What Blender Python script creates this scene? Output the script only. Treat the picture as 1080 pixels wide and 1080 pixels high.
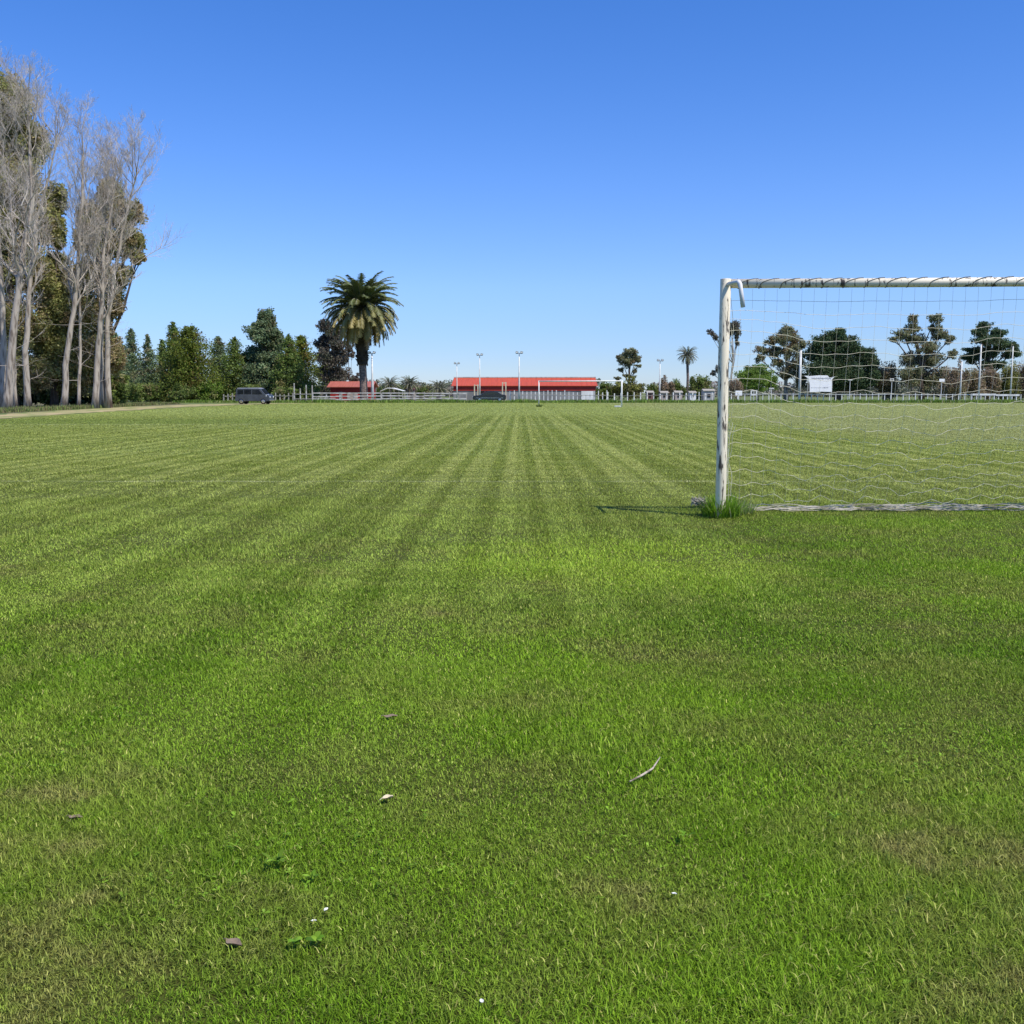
import bpy, math, random
import numpy as np
from mathutils import Vector, Matrix

# ------------------------------------------------------------------ reset
for o in list(bpy.data.objects):
    bpy.data.objects.remove(o)
S = bpy.context.scene
COL = S.collection
R = math.radians

# ------------------------------------------------------------------ camera, sky, sun, exposure
CAM_H = 1.335
PITCH = math.atan(125.7 / 1080)
cam = bpy.data.cameras.new('camera')
cam.sensor_width = 36; cam.lens = 36
cam.clip_start = 0.05; cam.clip_end = 6000
camo = bpy.data.objects.new('camera', cam); COL.objects.link(camo)
camo.location = (0, 0, CAM_H)
camo.rotation_euler = (math.pi / 2 - PITCH, 0, 0)
S.camera = camo

SUN_EL, SUN_AZ = R(56.5), R(-40)          # azimuth measured from +X towards +Y
w = bpy.data.worlds.new('World'); S.world = w; w.use_nodes = True
nt = w.node_tree; nt.nodes.clear()
out = nt.nodes.new('ShaderNodeOutputWorld')
bg = nt.nodes.new('ShaderNodeBackground')
sky = nt.nodes.new('ShaderNodeTexSky')
sky.sky_type = 'NISHITA'; sky.sun_disc = False
sky.sun_elevation = SUN_EL; sky.sun_rotation = math.pi / 2 - SUN_AZ
sky.altitude = 0; sky.air_density = 1.0; sky.dust_density = 0.0; sky.ozone_density = 4.0
hsv = nt.nodes.new('ShaderNodeHueSaturation')
hsv.inputs['Saturation'].default_value = 1.20
tint = nt.nodes.new('ShaderNodeMix'); tint.data_type = 'RGBA'; tint.blend_type = 'MULTIPLY'
tint.inputs['Factor'].default_value = 1.0; tint.inputs[7].default_value = (0.98, 0.94, 1.20, 1)   # camera white balance of the blue sky
nt.links.new(sky.outputs[0], tint.inputs[6]); nt.links.new(tint.outputs[2], hsv.inputs['Color'])
# the air near the horizon is clear and blue here: weaken the white band by elevation
tcw = nt.nodes.new('ShaderNodeTexCoord'); sxw = nt.nodes.new('ShaderNodeSeparateXYZ'); nt.links.new(tcw.outputs['Generated'], sxw.inputs[0])
rw = nt.nodes.new('ShaderNodeValToRGB'); nt.links.new(sxw.outputs[2], rw.inputs[0])
cr = rw.color_ramp; cr.interpolation = 'B_SPLINE'
cr.elements[0].position = 0.0; cr.elements[0].color = (0.50, 0.66, 0.80, 1)
cr.elements[1].position = 0.60; cr.elements[1].color = (0.90, 1.0, 1.0, 1)
for p_, c_ in ((0.05, (0.56, 0.72, 0.84, 1)), (0.10, (0.84, 0.93, 0.94, 1)), (0.20, (0.98, 1.0, 1.0, 1)), (0.36, (0.86, 1.0, 1.0, 1))):
    e_ = cr.elements.new(p_); e_.color = c_
skm = nt.nodes.new('ShaderNodeMix'); skm.data_type = 'RGBA'; skm.blend_type = 'MULTIPLY'; skm.inputs['Factor'].default_value = 1.0
nt.links.new(hsv.outputs[0], skm.inputs[6]); nt.links.new(rw.outputs[0], skm.inputs[7])
nt.links.new(skm.outputs[2], bg.inputs['Color'])
bg.inputs['Strength'].default_value = 0.103
nt.links.new(bg.outputs[0], out.inputs['Surface'])

sl = bpy.data.lights.new('sun', 'SUN'); sl.energy = 3.7; sl.angle = R(0.5); sl.color = (1.0, 0.95, 0.87)
so = bpy.data.objects.new('sun', sl); COL.objects.link(so)
sd = Vector((math.cos(SUN_EL) * math.cos(SUN_AZ), math.cos(SUN_EL) * math.sin(SUN_AZ), math.sin(SUN_EL)))
so.rotation_euler = sd.to_track_quat('Z', 'Y').to_euler()
so.location = (40, 0, 60)

S.view_settings.view_transform = 'Standard'; S.view_settings.look = 'None'
S.view_settings.exposure = 0.52; S.view_settings.gamma = 1.0
S.render.engine = 'CYCLES'
S.cycles.max_bounces = 4; S.cycles.diffuse_bounces = 3; S.cycles.glossy_bounces = 2
S.cycles.transmission_bounces = 3; S.cycles.transparent_max_bounces = 4

# ------------------------------------------------------------------ pixel -> world (a surveyor's sighting from the tripod)
cp, sp = math.cos(PITCH), math.sin(PITCH)
def ray(px, py):
    u = (px - 540) / 1080; v = (540 - py) / 1080
    return Vector((u, cp + v * sp, -sp + v * cp))
def P(px, py, Y):
    d = ray(px, py); t = Y / d.y
    return Vector((d.x * t, Y, CAM_H + d.z * t))
def M_PX(Y):
    return Y / 1080 / cp
def G(px, py):
    d = ray(px, py); t = -CAM_H / d.z
    return Vector((d.x * t, d.y * t, 0))

# ------------------------------------------------------------------ materials
def nodes_mat(name):
    m = bpy.data.materials.new(name); m.use_nodes = True
    t = m.node_tree; t.nodes.clear()
    o = t.nodes.new('ShaderNodeOutputMaterial')
    return m, t, o
def N(t, kind, **kw):
    n = t.nodes.new(kind)
    for k, v in kw.items():
        if k in n.inputs.keys() if isinstance(k, str) else False: n.inputs[k].default_value = v
        else: setattr(n, k, v)
    return n
def math_n(t, op, a, b=None, c=None):
    n = t.nodes.new('ShaderNodeMath'); n.operation = op
    for i, x in enumerate((a, b, c)):
        if x is None: continue
        if isinstance(x, (int, float)): n.inputs[i].default_value = x
        else: t.links.new(x, n.inputs[i])
    return n.outputs[0]
def smooth(t, x, a, b, lo=0.0, hi=1.0):
    n = t.nodes.new('ShaderNodeMapRange'); n.interpolation_type = 'SMOOTHSTEP'
    t.links.new(x, n.inputs[0])
    n.inputs[1].default_value = a; n.inputs[2].default_value = b; n.inputs[3].default_value = lo; n.inputs[4].default_value = hi
    return n.outputs[0]
def mix(t, f, a, b, blend='MIX'):
    n = t.nodes.new('ShaderNodeMix'); n.data_type = 'RGBA'; n.blend_type = blend
    for s, x in ((n.inputs['Factor'], f), (n.inputs[6], a), (n.inputs[7], b)):
        if isinstance(x, (int, float)): s.default_value = x
        elif isinstance(x, tuple): s.default_value = (*x[:3], 1)
        else: t.links.new(x, s)
    return n.outputs[2]
def noise(t, vec, scale, detail=3, rough=0.5, dim='3D', dist=0.0):
    n = t.nodes.new('ShaderNodeTexNoise'); n.noise_dimensions = dim
    n.inputs['Scale'].default_value = scale; n.inputs['Detail'].default_value = detail
    n.inputs['Roughness'].default_value = rough; n.inputs['Distortion'].default_value = dist
    if dim == '1D': t.links.new(vec, n.inputs['W'])
    elif vec is not None: t.links.new(vec, n.inputs['Vector'])
    return n.outputs[0]
def bump(t, h, strength, dist=0.01):
    n = t.nodes.new('ShaderNodeBump'); n.inputs['Strength'].default_value = strength
    n.inputs['Distance'].default_value = dist
    t.links.new(h, n.inputs['Height']); return n.outputs[0]

def mat(name, c1, c2=None, scale=3.0, rough=0.6, bmp=0.15, lo=0.4, hi=0.65, metal=0.0, stretch=None, spec=0.3, detail=5):
    m, t, o = nodes_mat(name)
    p = t.nodes.new('ShaderNodeBsdfPrincipled')
    p.inputs['Roughness'].default_value = rough; p.inputs['Metallic'].default_value = metal
    p.inputs['Specular IOR Level'].default_value = spec
    tc = t.nodes.new('ShaderNodeTexCoord'); v = tc.outputs['Object']
    if stretch:
        mp = t.nodes.new('ShaderNodeMapping'); mp.inputs['Scale'].default_value = stretch
        t.links.new(v, mp.inputs[0]); v = mp.outputs[0]
    nz = noise(t, v, scale, detail)
    f = smooth(t, nz, lo, hi)
    t.links.new(mix(t, f, c1, c2 or tuple(x * 0.75 for x in c1)), p.inputs['Base Color'])
    if bmp: t.links.new(bump(t, nz, bmp), p.inputs['Normal'])
    t.links.new(p.outputs[0], o.inputs[0])
    return m

def leaf_mat(name, ca, cb, cc=None, trans=0.3):
    """tint.r : 0..1 hue mix from ca to cb, tint.g : brightness, tint.b : share of the third colour"""
    m, t, o = nodes_mat(name)
    at = t.nodes.new('ShaderNodeAttribute'); at.attribute_name = 'tint'
    sx = t.nodes.new('ShaderNodeSeparateColor'); t.links.new(at.outputs['Color'], sx.inputs[0])
    c = mix(t, sx.outputs[0], ca, cb)
    if cc: c = mix(t, sx.outputs[2], c, cc)
    g = math_n(t, 'MULTIPLY_ADD', sx.outputs[1], 0.9, 0.55)
    n = t.nodes.new('ShaderNodeVectorMath'); n.operation = 'SCALE'
    t.links.new(c, n.inputs[0]); t.links.new(g, n.inputs['Scale'])
    p = t.nodes.new('ShaderNodeBsdfPrincipled'); p.inputs['Roughness'].default_value = 0.55
    p.inputs['Specular IOR Level'].default_value = 0.25
    t.links.new(n.outputs[0], p.inputs['Base Color'])
    tr = t.nodes.new('ShaderNodeBsdfTranslucent'); t.links.new(n.outputs[0], tr.inputs[0])
    ms = t.nodes.new('ShaderNodeMixShader'); ms.inputs[0].default_value = trans
    t.links.new(p.outputs[0], ms.inputs[1]); t.links.new(tr.outputs[0], ms.inputs[2])
    t.links.new(ms.outputs[0], o.inputs[0])
    return m

# --- turf colour, shared by the pitch sheet and every blade on it (world position)
def turf_group():
    g = bpy.data.node_groups.new('turf_colour', 'ShaderNodeTree')
    g.interface.new_socket('Color', in_out='OUTPUT', socket_type='NodeSocketColor')
    g.interface.new_socket('Bare', in_out='OUTPUT', socket_type='NodeSocketFloat')
    t = g
    go = t.nodes.new('NodeGroupOutput')
    geo = t.nodes.new('ShaderNodeNewGeometry'); pos = geo.outputs['Position']
    sx = t.nodes.new('ShaderNodeSeparateXYZ'); t.links.new(pos, sx.inputs[0])
    X, Y = sx.outputs[0], sx.outputs[1]
    wob = noise(t, pos, 0.35, 2)
    xs = math_n(t, 'MULTIPLY_ADD', Y, -0.0074, X)
    xs = math_n(t, 'MULTIPLY_ADD', wob, 0.10, xs)
    xs = math_n(t, 'ADD', xs, 53.77)
    # mower passes: light off leaning blades put into the colour as lengthwise lanes
    n1 = noise(t, xs, 1.3, 1, 0.5, '1D'); n2 = noise(t, xs, 3.9, 2, 0.5, '1D')
    sn = math_n(t, 'SINE', math_n(t, 'MULTIPLY', xs, 2 * math.pi / 0.57))
    st = math_n(t, 'ADD', math_n(t, 'MULTIPLY', n1, 0.50), math_n(t, 'MULTIPLY', n2, 0.85))
    st = math_n(t, 'MULTIPLY_ADD', sn, 0.10, st)
    far_str = smooth(t, st, 0.52, 0.88)
    sw = math_n(t, 'SINE', math_n(t, 'MULTIPLY', xs, 2 * math.pi / 1.15))
    near_str = smooth(t, math_n(t, 'MULTIPLY_ADD', sw, 0.14, n1), 0.36, 0.70)
    fy = smooth(t, Y, 5.0, 19.0)
    left = smooth(t, X, 0.6, -1.4)
    near_amt = math_n(t, 'MULTIPLY', near_str, left)
    near_amt = math_n(t, 'MULTIPLY', near_amt, smooth(t, Y, 2.2, 4.0))
    pa = noise(t, pos, 1.1, 4, 0.6); pb = noise(t, pos, 0.33, 3, 0.5); pc = noise(t, pos, 5.0, 3, 0.6)
    # streaky break-up across the lanes
    mp = t.nodes.new('ShaderNodeMapping'); mp.inputs['Scale'].default_value = (0.45, 2.2, 1)
    t.links.new(pos, mp.inputs[0]); br = noise(t, mp.outputs[0], 1.2, 4, 0.65)
    f_far = math_n(t, 'MULTIPLY', far_str, smooth(t, br, 0.3, 0.62, 0.25, 1.0))
    # base greens
    deep = (0.103, 0.198, 0.009); bright = (0.164, 0.282, 0.015); olive = (0.176, 0.217, 0.034); pale = (0.335, 0.37, 0.095)
    straw = (0.25, 0.215, 0.075)
    c = mix(t, smooth(t, pb, 0.36, 0.62), deep, bright)
    c = mix(t, smooth(t, pa, 0.40, 0.66, 0, 0.85), c, olive)
    c = mix(t, math_n(t, 'MULTIPLY', near_amt, 0.55), c, (0.225, 0.35, 0.030))
    # the field beyond the goal line: older, flatter, olive turf with pale lanes
    cf = mix(t, smooth(t, br, 0.35, 0.65), (0.138, 0.183, 0.025), (0.190, 0.230, 0.042))
    cf = mix(t, math_n(t, 'MULTIPLY', f_far, 0.80), cf, pale)
    c = mix(t, fy, c, (0.150, 0.197, 0.030))
    lane_w = math_n(t, 'MULTIPLY', smooth(t, Y, 4.6, 8.0), math_n(t, 'MAXIMUM', smooth(t, X, 2.4, 1.2), smooth(t, Y, 11.0, 13.0)))
    c = mix(t, math_n(t, 'MULTIPLY', lane_w, math_n(t, 'MULTIPLY_ADD', fy, 0.6, 0.4)), c, cf)
    c = mix(t, math_n(t, 'MULTIPLY', math_n(t, 'MULTIPLY', lane_w, f_far), smooth(t, Y, 18, 7, 0.0, 0.75)), c, (0.255, 0.36, 0.045))
    # far headland, cut the other way and paler
    hd = math_n(t, 'MULTIPLY', smooth(t, Y, 55, 66), smooth(t, pb, 0.3, 0.7, 0.55, 0.95))
    c = mix(t, hd, c, (0.265, 0.315, 0.075))
    rt = math_n(t, 'MULTIPLY', smooth(t, X, 9, 14), smooth(t, Y, 22, 32))
    c = mix(t, math_n(t, 'MULTIPLY', rt, 0.6), c, (0.28, 0.30, 0.11))
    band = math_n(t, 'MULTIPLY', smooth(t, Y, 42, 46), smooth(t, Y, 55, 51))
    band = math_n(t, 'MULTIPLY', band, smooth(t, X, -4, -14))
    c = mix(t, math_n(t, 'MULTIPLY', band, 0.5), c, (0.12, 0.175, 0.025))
    # lush lime patch just behind the goal mouth
    dx = math_n(t, 'MULTIPLY', math_n(t, 'ADD', X, -0.85), 0.75); dy = math_n(t, 'MULTIPLY', math_n(t, 'ADD', Y, -8.1), 0.75)
    rr = math_n(t, 'ADD', math_n(t, 'MULTIPLY', dx, dx), math_n(t, 'MULTIPLY', dy, dy))
    rr = math_n(t, 'ADD', rr, math_n(t, 'MULTIPLY', pa, 1.0))
    c = mix(t, smooth(t, rr, 2.3, 0.4, 0, 0.62), c, (0.27, 0.40, 0.03))
    # dry worn patches near the camera
    dr = math_n(t, 'MULTIPLY_ADD', pc, 0.35, math_n(t, 'MULTIPLY', pa, 0.75))
    dr = math_n(t, 'ADD', dr, smooth(t, Y, 4.2, 2.0, 0.0, 0.06))
    bare = smooth(t, dr, 0.63, 0.78)
    bare = math_n(t, 'MULTIPLY', bare, smooth(t, Y, 14, 9))
    c = mix(t, math_n(t, 'MULTIPLY', bare, 0.55), c, straw)
    # old chalk lines, almost gone
    l1 = math_n(t, 'COMPARE', Y, 15.45, 0.07)
    l2 = math_n(t, 'COMPARE', Y, 43.5, 0.18)
    ln = math_n(t, 'MULTIPLY', math_n(t, 'ADD', l1, l2), smooth(t, br, 0.35, 0.6, 0.1, 0.5))
    c = mix(t, ln, c, (0.42, 0.44, 0.22))
    t.links.new(c, go.inputs[0]); t.links.new(bare, go.inputs[1])
    return g
TURF = turf_group()

def turf_sheet_mat():
    m, t, o = nodes_mat('turf')
    gr = t.nodes.new('ShaderNodeGroup'); gr.node_tree = TURF
    geo = t.nodes.new('ShaderNodeNewGeometry')
    p = t.nodes.new('ShaderNodeBsdfPrincipled'); p.inputs['Roughness'].default_value = 0.8
    p.inputs['Specular IOR Level'].default_value = 0.1
    nz = noise(t, geo.outputs['Position'], 9.0, 6, 0.7)
    c = mix(t, smooth(t, nz, 0.3, 0.7), (0.62, 0.62, 0.62), (1.0, 1.0, 1.0))
    c2 = mix(t, 1.0, gr.outputs[0], c, 'MULTIPLY')
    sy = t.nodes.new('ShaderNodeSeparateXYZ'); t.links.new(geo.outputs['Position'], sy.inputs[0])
    c2 = mix(t, smooth(t, sy.outputs[1], 7, 22, 0.85, 0.0), c2, (0.050, 0.050, 0.012))      # thatch, darkened near the camera to paint shade between the blades
    t.links.new(c2, p.inputs['Base Color'])
    t.links.new(bump(t, nz, 0.5, 0.03), p.inputs['Normal'])
    t.links.new(p.outputs[0], o.inputs[0])
    return m
def blade_mat():
    m, t, o = nodes_mat('grass_blade')
    gr = t.nodes.new('ShaderNodeGroup'); gr.node_tree = TURF
    at = t.nodes.new('ShaderNodeAttribute'); at.attribute_name = 'tint'
    sx = t.nodes.new('ShaderNodeSeparateColor'); t.links.new(at.outputs['Color'], sx.inputs[0])
    c = mix(t, sx.outputs[2], gr.outputs[0], (0.31, 0.31, 0.08))
    c = mix(t, sx.outputs[0], c, mix(t, 1.0, c, (1.40, 1.28, 1.6), 'MULTIPLY'))
    g = math_n(t, 'MULTIPLY_ADD', sx.outputs[1], 1.45, 0.46)
    n = t.nodes.new('ShaderNodeVectorMath'); n.operation = 'SCALE'
    t.links.new(c, n.inputs[0]); t.links.new(g, n.inputs['Scale'])
    p = t.nodes.new('ShaderNodeBsdfPrincipled'); p.inputs['Roughness'].default_value = 0.5
    p.inputs['Specular IOR Level'].default_value = 0.10
    t.links.new(n.outputs[0], p.inputs['Base Color'])
    tr = t.nodes.new('ShaderNodeBsdfTranslucent'); t.links.new(n.outputs[0], tr.inputs[0])
    ms = t.nodes.new('ShaderNodeMixShader'); ms.inputs[0].default_value = 0.35
    t.links.new(p.outputs[0], ms.inputs[1]); t.links.new(tr.outputs[0], ms.inputs[2])
    t.links.new(ms.outputs[0], o.inputs[0])
    return m

M = {}
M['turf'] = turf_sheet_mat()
M['blade'] = blade_mat()
M['meadow'] = mat('meadow', (0.10, 0.14, 0.03), (0.17, 0.18, 0.06), scale=0.4, rough=0.9, bmp=0.3)
M['dirt'] = mat('dirt_track', (0.47, 0.355, 0.19), (0.20, 0.23, 0.06), scale=0.55, rough=0.95, bmp=0.4, lo=0.42, hi=0.58)
M['litter'] = mat('leaf_litter', (0.16, 0.13, 0.065), (0.085, 0.10, 0.03), scale=1.3, rough=0.95, bmp=0.6)
M['bark_pale'] = mat('pale_bark', (0.43, 0.37, 0.30), (0.17, 0.135, 0.105), scale=1.6, rough=0.9, bmp=0.5, lo=0.42, hi=0.68, stretch=(3, 3, 0.6))
M['twig'] = mat('twig_bark', (0.58, 0.51, 0.43), (0.42, 0.36, 0.30), scale=0.7, rough=0.9, bmp=0)
M['bark'] = mat('dark_bark', (0.13, 0.10, 0.075), (0.06, 0.045, 0.035), scale=2, rough=0.95, bmp=0.5, stretch=(3, 3, 0.7))
M['palm_bark'] = mat('palm_bark', (0.24, 0.18, 0.15), (0.10, 0.078, 0.065), scale=3, rough=0.95, bmp=0.8, stretch=(1, 1, 2.2))
M['palm_boot'] = mat('dark_leaf_bases', (0.055, 0.042, 0.032), (0.025, 0.02, 0.016), scale=3, rough=0.95, bmp=0.8)
M['wood_grey'] = mat('weathered_wood', (0.40, 0.37, 0.31), (0.26, 0.235, 0.19), scale=4, rough=0.9, bmp=0.3, stretch=(3, 3, 0.5))
M['white_wood'] = mat('whitewashed_wood', (0.58, 0.55, 0.50), (0.33, 0.30, 0.25), scale=1.5, rough=0.8, bmp=0.2)
M['concrete_white'] = mat('white_concrete', (0.74, 0.73, 0.69), (0.55, 0.53, 0.48), scale=1.2, rough=0.8, bmp=0.1)
M['cream_paint'] = mat('cream_paint', (0.70, 0.62, 0.42), (0.55, 0.47, 0.30), scale=1.5, rough=0.6, bmp=0.1)
M['red_roof'] = mat('red_sheet_roof', (0.52, 0.085, 0.034), (0.45, 0.075, 0.030), scale=0.8, rough=0.5, bmp=0.05, stretch=(6, 0.4, 0.4))
M['red_roof_faded'] = mat('faded_red_roof', (0.42, 0.130, 0.085), (0.36, 0.105, 0.070), scale=0.8, rough=0.5, bmp=0.05, stretch=(6, 0.4, 0.4))
M['red_wall'] = mat('red_boards', (0.36, 0.028, 0.022), (0.29, 0.024, 0.020), scale=1.2, rough=0.6, bmp=0.1)
M['grey_wall'] = mat('grey_render', (0.42, 0.41, 0.40), (0.30, 0.29, 0.285), scale=0.8, rough=0.85, bmp=0.1)
M['hall_wall'] = mat('hall_wall', (0.27, 0.265, 0.26), (0.19, 0.185, 0.18), scale=0.5, rough=0.85, bmp=0.1)
M['white_wall'] = mat('white_render', (0.78, 0.77, 0.75), (0.66, 0.65, 0.62), scale=0.7, rough=0.8, bmp=0.05)
M['pink_wall'] = mat('pinkish_boards', (0.45, 0.37, 0.33), (0.36, 0.29, 0.26), scale=1.0, rough=0.8, bmp=0.1)
M['brown_roof'] = mat('brown_roof', (0.20, 0.10, 0.085), (0.15, 0.08, 0.07), scale=1.0, rough=0.8, bmp=0.1)
M['dark_open'] = mat('dark_opening', (0.016, 0.015, 0.015), (0.022, 0.02, 0.02), rough=0.9, bmp=0)
M['glass'] = mat('window_glass', (0.012, 0.015, 0.02), (0.016, 0.02, 0.026), rough=0.08, bmp=0, spec=0.8)
M['van_paint'] = mat('blue_grey_paint', (0.070, 0.082, 0.100), (0.048, 0.057, 0.072), scale=1.0, rough=0.22, bmp=0, spec=0.6)
M['van_reflection'] = mat('pale_reflection', (0.58, 0.60, 0.62), (0.5, 0.52, 0.54), scale=1.0, rough=0.3, bmp=0, spec=0.5)  # sky reflection on the van put into a pale colour
M['black_paint'] = mat('black_paint', (0.012, 0.013, 0.016), (0.018, 0.019, 0.022), scale=1.0, rough=0.18, bmp=0, spec=0.7)
M['chrome'] = mat('chrome', (0.7, 0.7, 0.7), (0.6, 0.6, 0.6), rough=0.2, metal=1.0, bmp=0)
M['tyre'] = mat('tyre_rubber', (0.02, 0.02, 0.02), (0.03, 0.03, 0.03), rough=0.85, bmp=0.1)
M['lens'] = mat('lamp_lens', (0.75, 0.75, 0.72), (0.7, 0.7, 0.66), rough=0.2, bmp=0, spec=0.6)
M['red_lens'] = mat('red_lens', (0.4, 0.02, 0.02), (0.35, 0.02, 0.02), rough=0.25, bmp=0)
M['lamp_metal'] = mat('lamp_metal', (0.10, 0.105, 0.11), (0.07, 0.07, 0.075), rough=0.5, bmp=0, metal=0.3)
M['cloth_white'] = mat('banner_cloth', (0.90, 0.89, 0.87), (0.84, 0.83, 0.82), scale=1.2, rough=0.8, bmp=0.1)
M['ink'] = mat('faded_ink', (0.26, 0.26, 0.28), (0.42, 0.42, 0.44), scale=6, rough=0.8, bmp=0)
M['net'] = mat('net_cord', (0.84, 0.78, 0.58), (0.68, 0.62, 0.44), scale=8, rough=0.9, bmp=0)
M['net_ground'] = mat('soiled_net_cord', (0.46, 0.42, 0.33), (0.20, 0.18, 0.12), scale=5, rough=0.9, bmp=0)
M['rope'] = mat('dirty_rope', (0.12, 0.105, 0.075), (0.07, 0.06, 0.045), scale=20, rough=0.9, bmp=0)
M['dead_leaf'] = mat('dead_leaf', (0.25, 0.185, 0.13), (0.17, 0.125, 0.09), scale=25, rough=0.8, bmp=0.3)
M['pale_leaf'] = mat('bleached_leaf', (0.62, 0.54, 0.36), (0.48, 0.40, 0.26), scale=25, rough=0.8, bmp=0.3)
M['petal'] = mat('white_petal', (0.80, 0.80, 0.76), (0.72, 0.72, 0.66), scale=25, rough=0.6, bmp=0)
M['twig_dead'] = mat('dead_twig', (0.46, 0.39, 0.30), (0.20, 0.155, 0.11), scale=30, rough=0.9, bmp=0.3, stretch=(1, 1, 1))
M['rust'] = mat('rusty_steel', (0.20, 0.12, 0.08), (0.12, 0.08, 0.06), scale=9, rough=0.8, bmp=0.2)

def peeling_paint():
    m, t, o = nodes_mat('peeling_white_paint')
    p = t.nodes.new('ShaderNodeBsdfPrincipled'); p.inputs['Roughness'].default_value = 0.5
    tc = t.nodes.new('ShaderNodeTexCoord')
    mp = t.nodes.new('ShaderNodeMapping'); mp.inputs['Scale'].default_value = (2.0, 2.0, 0.30)
    t.links.new(tc.outputs['Object'], mp.inputs[0])
    n1 = noise(t, mp.outputs[0], 12, 6, 0.62, dist=0.6); n2 = noise(t, tc.outputs['Object'], 3.0, 3)
    f = smooth(t, math_n(t, 'MULTIPLY_ADD', n2, 0.30, n1), 0.682, 0.765)
    f2 = smooth(t, n1, 0.52, 0.68, 0, 0.5)
    c = mix(t, f2, (0.86, 0.76, 0.56), (0.56, 0.46, 0.29))
    c = mix(t, f, c, (0.085, 0.065, 0.045))
    t.links.new(c, p.inputs['Base Color'])
    t.links.new(bump(t, f, -0.5, 0.002), p.inputs['Normal'])
    t.links.new(p.outputs[0], o.inputs[0])
    return m
M['post_paint'] = peeling_paint()
M['goal_white'] = mat('goal_white', (0.80, 0.79, 0.76), (0.68, 0.66, 0.62), scale=2, rough=0.5, bmp=0)

M['lf_conifer'] = leaf_mat('conifer_needles', (0.124, 0.189, 0.047), (0.225, 0.299, 0.064), (0.236, 0.171, 0.076), 0.40)
M['lf_bluepine'] = leaf_mat('blue_grey_needles', (0.122, 0.188, 0.090), (0.213, 0.278, 0.133), (0.289, 0.244, 0.133), 0.40)
M['lf_olive'] = leaf_mat('olive_needles', (0.120, 0.161, 0.024), (0.201, 0.248, 0.041), (0.201, 0.120, 0.041), 0.40)
M['lf_euc'] = leaf_mat('grey_green_leaves', (0.171, 0.194, 0.097), (0.283, 0.289, 0.156), (0.297, 0.200, 0.111), 0.40)
M['lf_eucbrown'] = leaf_mat('russet_leaves', (0.138, 0.121, 0.092), (0.217, 0.183, 0.143), (0.120, 0.137, 0.086), 0.40)
M['lf_dark'] = leaf_mat('dark_cypress_leaves', (0.054, 0.091, 0.045), (0.103, 0.162, 0.067), (0.166, 0.146, 0.073), 0.40)
M['lf_willow'] = leaf_mat('fresh_green_leaves', (0.143, 0.242, 0.039), (0.264, 0.374, 0.072), (0.077, 0.110, 0.033), 0.4)
M['lf_yellow'] = leaf_mat('yellow_green_leaves', (0.196, 0.210, 0.042), (0.308, 0.308, 0.070), (0.140, 0.126, 0.070), 0.35)
M['lf_bush'] = leaf_mat('bush_leaves', (0.114, 0.167, 0.039), (0.220, 0.282, 0.070), (0.264, 0.211, 0.106), 0.40)
M['lf_brownbush'] = leaf_mat('dry_brown_twigs', (0.319, 0.235, 0.160), (0.431, 0.328, 0.235), (0.225, 0.206, 0.094), 0.40)
M['lf_shelter'] = leaf_mat('olive_brown_leaves', (0.244, 0.267, 0.090), (0.389, 0.381, 0.137), (0.356, 0.267, 0.145), 0.40)
M['lf_palm'] = leaf_mat('palm_leaflets', (0.135, 0.175, 0.062), (0.36, 0.265, 0.085), (0.28, 0.18, 0.08), 0.2)
M['lf_palm_dark'] = leaf_mat('dark_palm_leaflets', (0.075, 0.105, 0.035), (0.15, 0.15, 0.055), (0.14, 0.10, 0.05), 0.2)
M['lf_verge'] = leaf_mat('tall_grass', (0.10, 0.19, 0.02), (0.21, 0.30, 0.045), (0.30, 0.27, 0.12), 0.35)
M['lf_weed'] = leaf_mat('weed_leaves', (0.12, 0.26, 0.014), (0.26, 0.42, 0.035), (0.40, 0.36, 0.22), 0.4)
M['lf_far'] = leaf_mat('far_wood_leaves', (0.137, 0.156, 0.098), (0.208, 0.215, 0.150), (0.286, 0.221, 0.195), 0.2)

# ------------------------------------------------------------------ object helpers
def meta(o, label=None, cat=None, group=None, kind=None):
    if label: o['label'] = label
    if cat: o['category'] = cat
    if group: o['group'] = group
    if kind: o['kind'] = kind
    return o
def thing(name, label, cat, loc=(0, 0, 0), rz=0.0, group=None):
    o = bpy.data.objects.new(name, None); COL.objects.link(o)
    o.empty_display_size = 0.2
    o.location = loc; o.rotation_euler = (0, 0, rz)
    return meta(o, label, cat, group)
def copy_tree(o, parent=None):
    c = o.copy(); COL.objects.link(c)
    if parent: c.parent = parent
    for ch in list(o.children): copy_tree(ch, c)
    return c

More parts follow.
